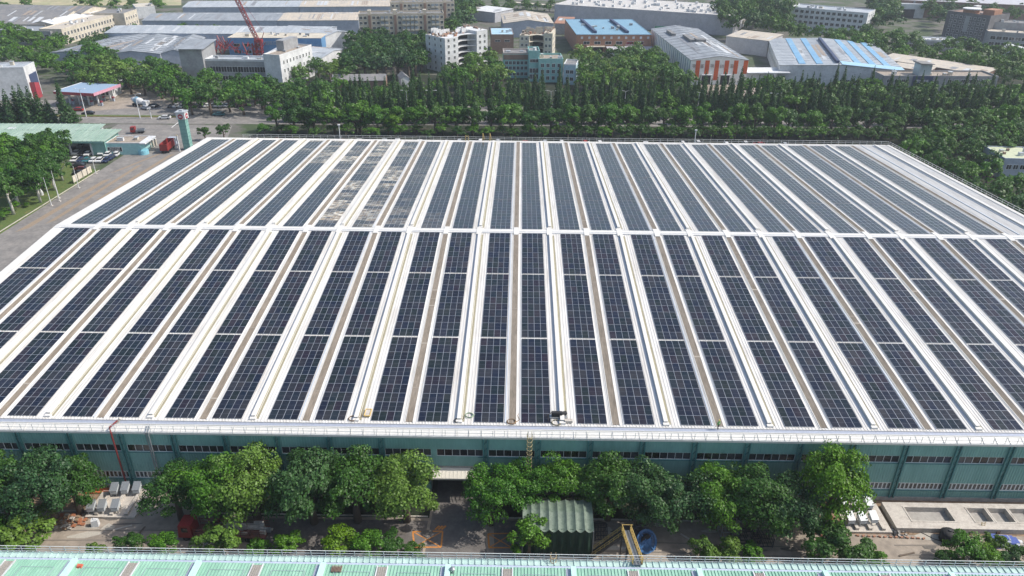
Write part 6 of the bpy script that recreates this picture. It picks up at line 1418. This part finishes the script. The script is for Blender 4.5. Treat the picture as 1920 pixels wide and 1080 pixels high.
# ================================================================== near building with mint roof
NE = 68.15; NZ = -3.0; NS = .0645
NEAR = empty('mint_roof_building', (0, NE, G), 0, 'near hall with mint green ribbed roof along the bottom edge', 'factory')
def npart(b, name, mats, smooth=False): o = b.build(name, mats, NEAR, smooth=smooth); o.location = (0, -NE, -G); return o
zn = lambda y: NZ+NS*(NE-y)
b = MB(); b.slab(-110, 110, 30, NE-1.05, zn, -.3, 0)
i = 0; x = -110
while x < 110: b.slab(x-.05, x+.05, 30, NE-1.05, zn, 0, .09); x += .42
npart(b, 'roof', m_mint)
b = MB(); b.slab(-110, 110, NE-.55, NE+.35, lambda y: NZ-.12, -.3, 0)
x = -110
while x < 110: b.slab(x-.06, x+.06, NE-.55, NE+.35, lambda y: NZ-.12, 0, .12); x += .84
npart(b, 'eaves_strip', C('pale_mint_sheet', (0.42, 0.56, 0.52), (0.36, 0.5, 0.47)))
b = MB(); b.slab(-110, 110, NE-1.05, NE-.55, lambda y: NZ, -.4, -.16); b.slab(-110, 110, NE-1.12, NE-1.05, lambda y: NZ, -.4, .06); npart(b, 'gutter', C('gutter_blue_grey', (0.42, 0.47, 0.60), rough=.5))
b = MB(); b.box(-110, 110, NE-.3, NE, G, NZ-.43); b.box(-110, -109.8, 30, NE-.3, G, NZ-.43); b.box(109.8, 110, 30, NE-.3, G, NZ-.43); b.box(-110, 110, 30, 30.2, G, NZ+2); npart(b, 'wall', TEAL)
xn0 = P(13, 1062, NZ).x
for k in range(-2, 14):
    x = xn0+k*16.0*.985
    b = MB(); b.slab(x-.5, x+.55, 30, NE-1.5, zn, .1, .17)
    for j in range(4): b.slab(x-.38+j*.26, x-.32+j*.26, 30, NE-1.5, zn, .17, .22)
    npart(b, 'skylight', mat('skylight_grey', (0.30, 0.28, 0.25), .6, noise=.2, nscale=1) if 'skylight_grey' not in bpy.data.materials else bpy.data.materials['skylight_grey'])
    b = MB(); b.slab(x-.68, x-.55, 30, NE-1.3, zn, .05, .24); b.slab(x+.60, x+.73, 30, NE-1.3, zn, .05, .24); npart(b, 'skylight_trim', m_whitew)
    xr_ = x+8*.985
    b = MB(); b.slab(xr_-.5, xr_+.1, 30, NE-1.3, zn, .1, .14, 0); b.slab(xr_+.1, xr_+.75, 30, NE-1.25, zn, .1, .6, 1); npart(b, 'roof_vent', [GUTTER, C('pale_mint_vent', (0.45, 0.66, 0.60)) if 'pale_mint_vent' not in bpy.data.materials else bpy.data.materials['pale_mint_vent']])
    for (ox, w_, ln) in ((2.0, 4.2, 5.5), (10.0, 4.4, 5.0)):
        b = MB(); yy = NE-2.3
        for (xa, xb, ya, yb) in ((x+ox, x+ox+w_, yy-.04, yy), (x+ox, x+ox+.04, yy-ln, yy), (x+ox+w_-.04, x+ox+w_, yy-ln, yy)): b.slab(xa, xb, ya, yb, zn, .1, .13)
        npart(b, 'rope_line', GUTTER)
railing('white handrail along the edge of the mint green roof', [(-110, NE+.25, NZ-.12), (110, NE+.25, NZ-.12)], post_h=1.15, step=1.85, t=.06, rails=(1.0, .6, .25))
caged_ladder('tan caged ladder topping out at the mint green roof edge', xb_, NE+.62, G+.5, NZ-.1, C('tan_paint', (0.5, 0.36, 0.2)))
q = P(150, 1064, NZ); o = MB(); o.hexa([(-.35, -.3, .1), (.35, -.3, .1), (.35, .3, .1), (-.35, .3, .1), (-.2, -.25, .35), (.3, -.2, .4), (.25, .25, .3), (-.3, .2, .42)]); o = o.build('red_cloth', mat('red_cloth_mat', (0.45, 0.1, 0.06), .8), None, (q.x, q.y, NZ+.05)); tag(o, 'crumpled red cloth lying on the mint roof at the left', 'cloth')
q = P(849, 1076, NZ); r_ = empty('roof_cowl', (q.x, q.y, zn(q.y)), 0, 'small round metal cowl on the mint roof near the centre', 'cowl'); b = MB(); b.tube([(0, 0, 0), (0, 0, .7)], .12, 8); b.build('pipe', STEEL, r_); b = MB(); b.tube([(0, 0, .6), (0, 0, .8), (0, 0, 1.0)], [.3, .34, .1], 12); b.build('hood', STEEL, r_)
q = P(632, 1070, NZ); r_ = empty('grille_hatch', (q.x, q.y, zn(q.y)+.1), 0, 'brown rusted grille hatch on the mint roof', 'hatch')
for i in range(8): b = MB(); b.box(-.65+i*.17, -.58+i*.17, -.5, .5, 0, .18); b.build('slat', m_brown, r_)

# ================================================================== air
if HAZE > 0:
    b = MB(); b.box(-1400, 1400, -60, 1750, G-1, CAM_Z+6)
    M = bpy.data.materials.new('air_haze'); M.use_nodes = True; t = M.node_tree; t.nodes.clear()
    o_ = t.nodes.new('ShaderNodeOutputMaterial'); v = t.nodes.new('ShaderNodeVolumePrincipled'); v.inputs['Color'].default_value = (0.80, 0.88, 1.0, 1); v.inputs['Density'].default_value = HAZE; v.inputs['Anisotropy'].default_value = 0.2
    t.links.new(v.outputs[0], o_.inputs['Volume']); o = b.build('haze', M); o['kind'] = 'stuff'
for o in bpy.data.objects:
    if '_w' in o.keys(): del o['_w']
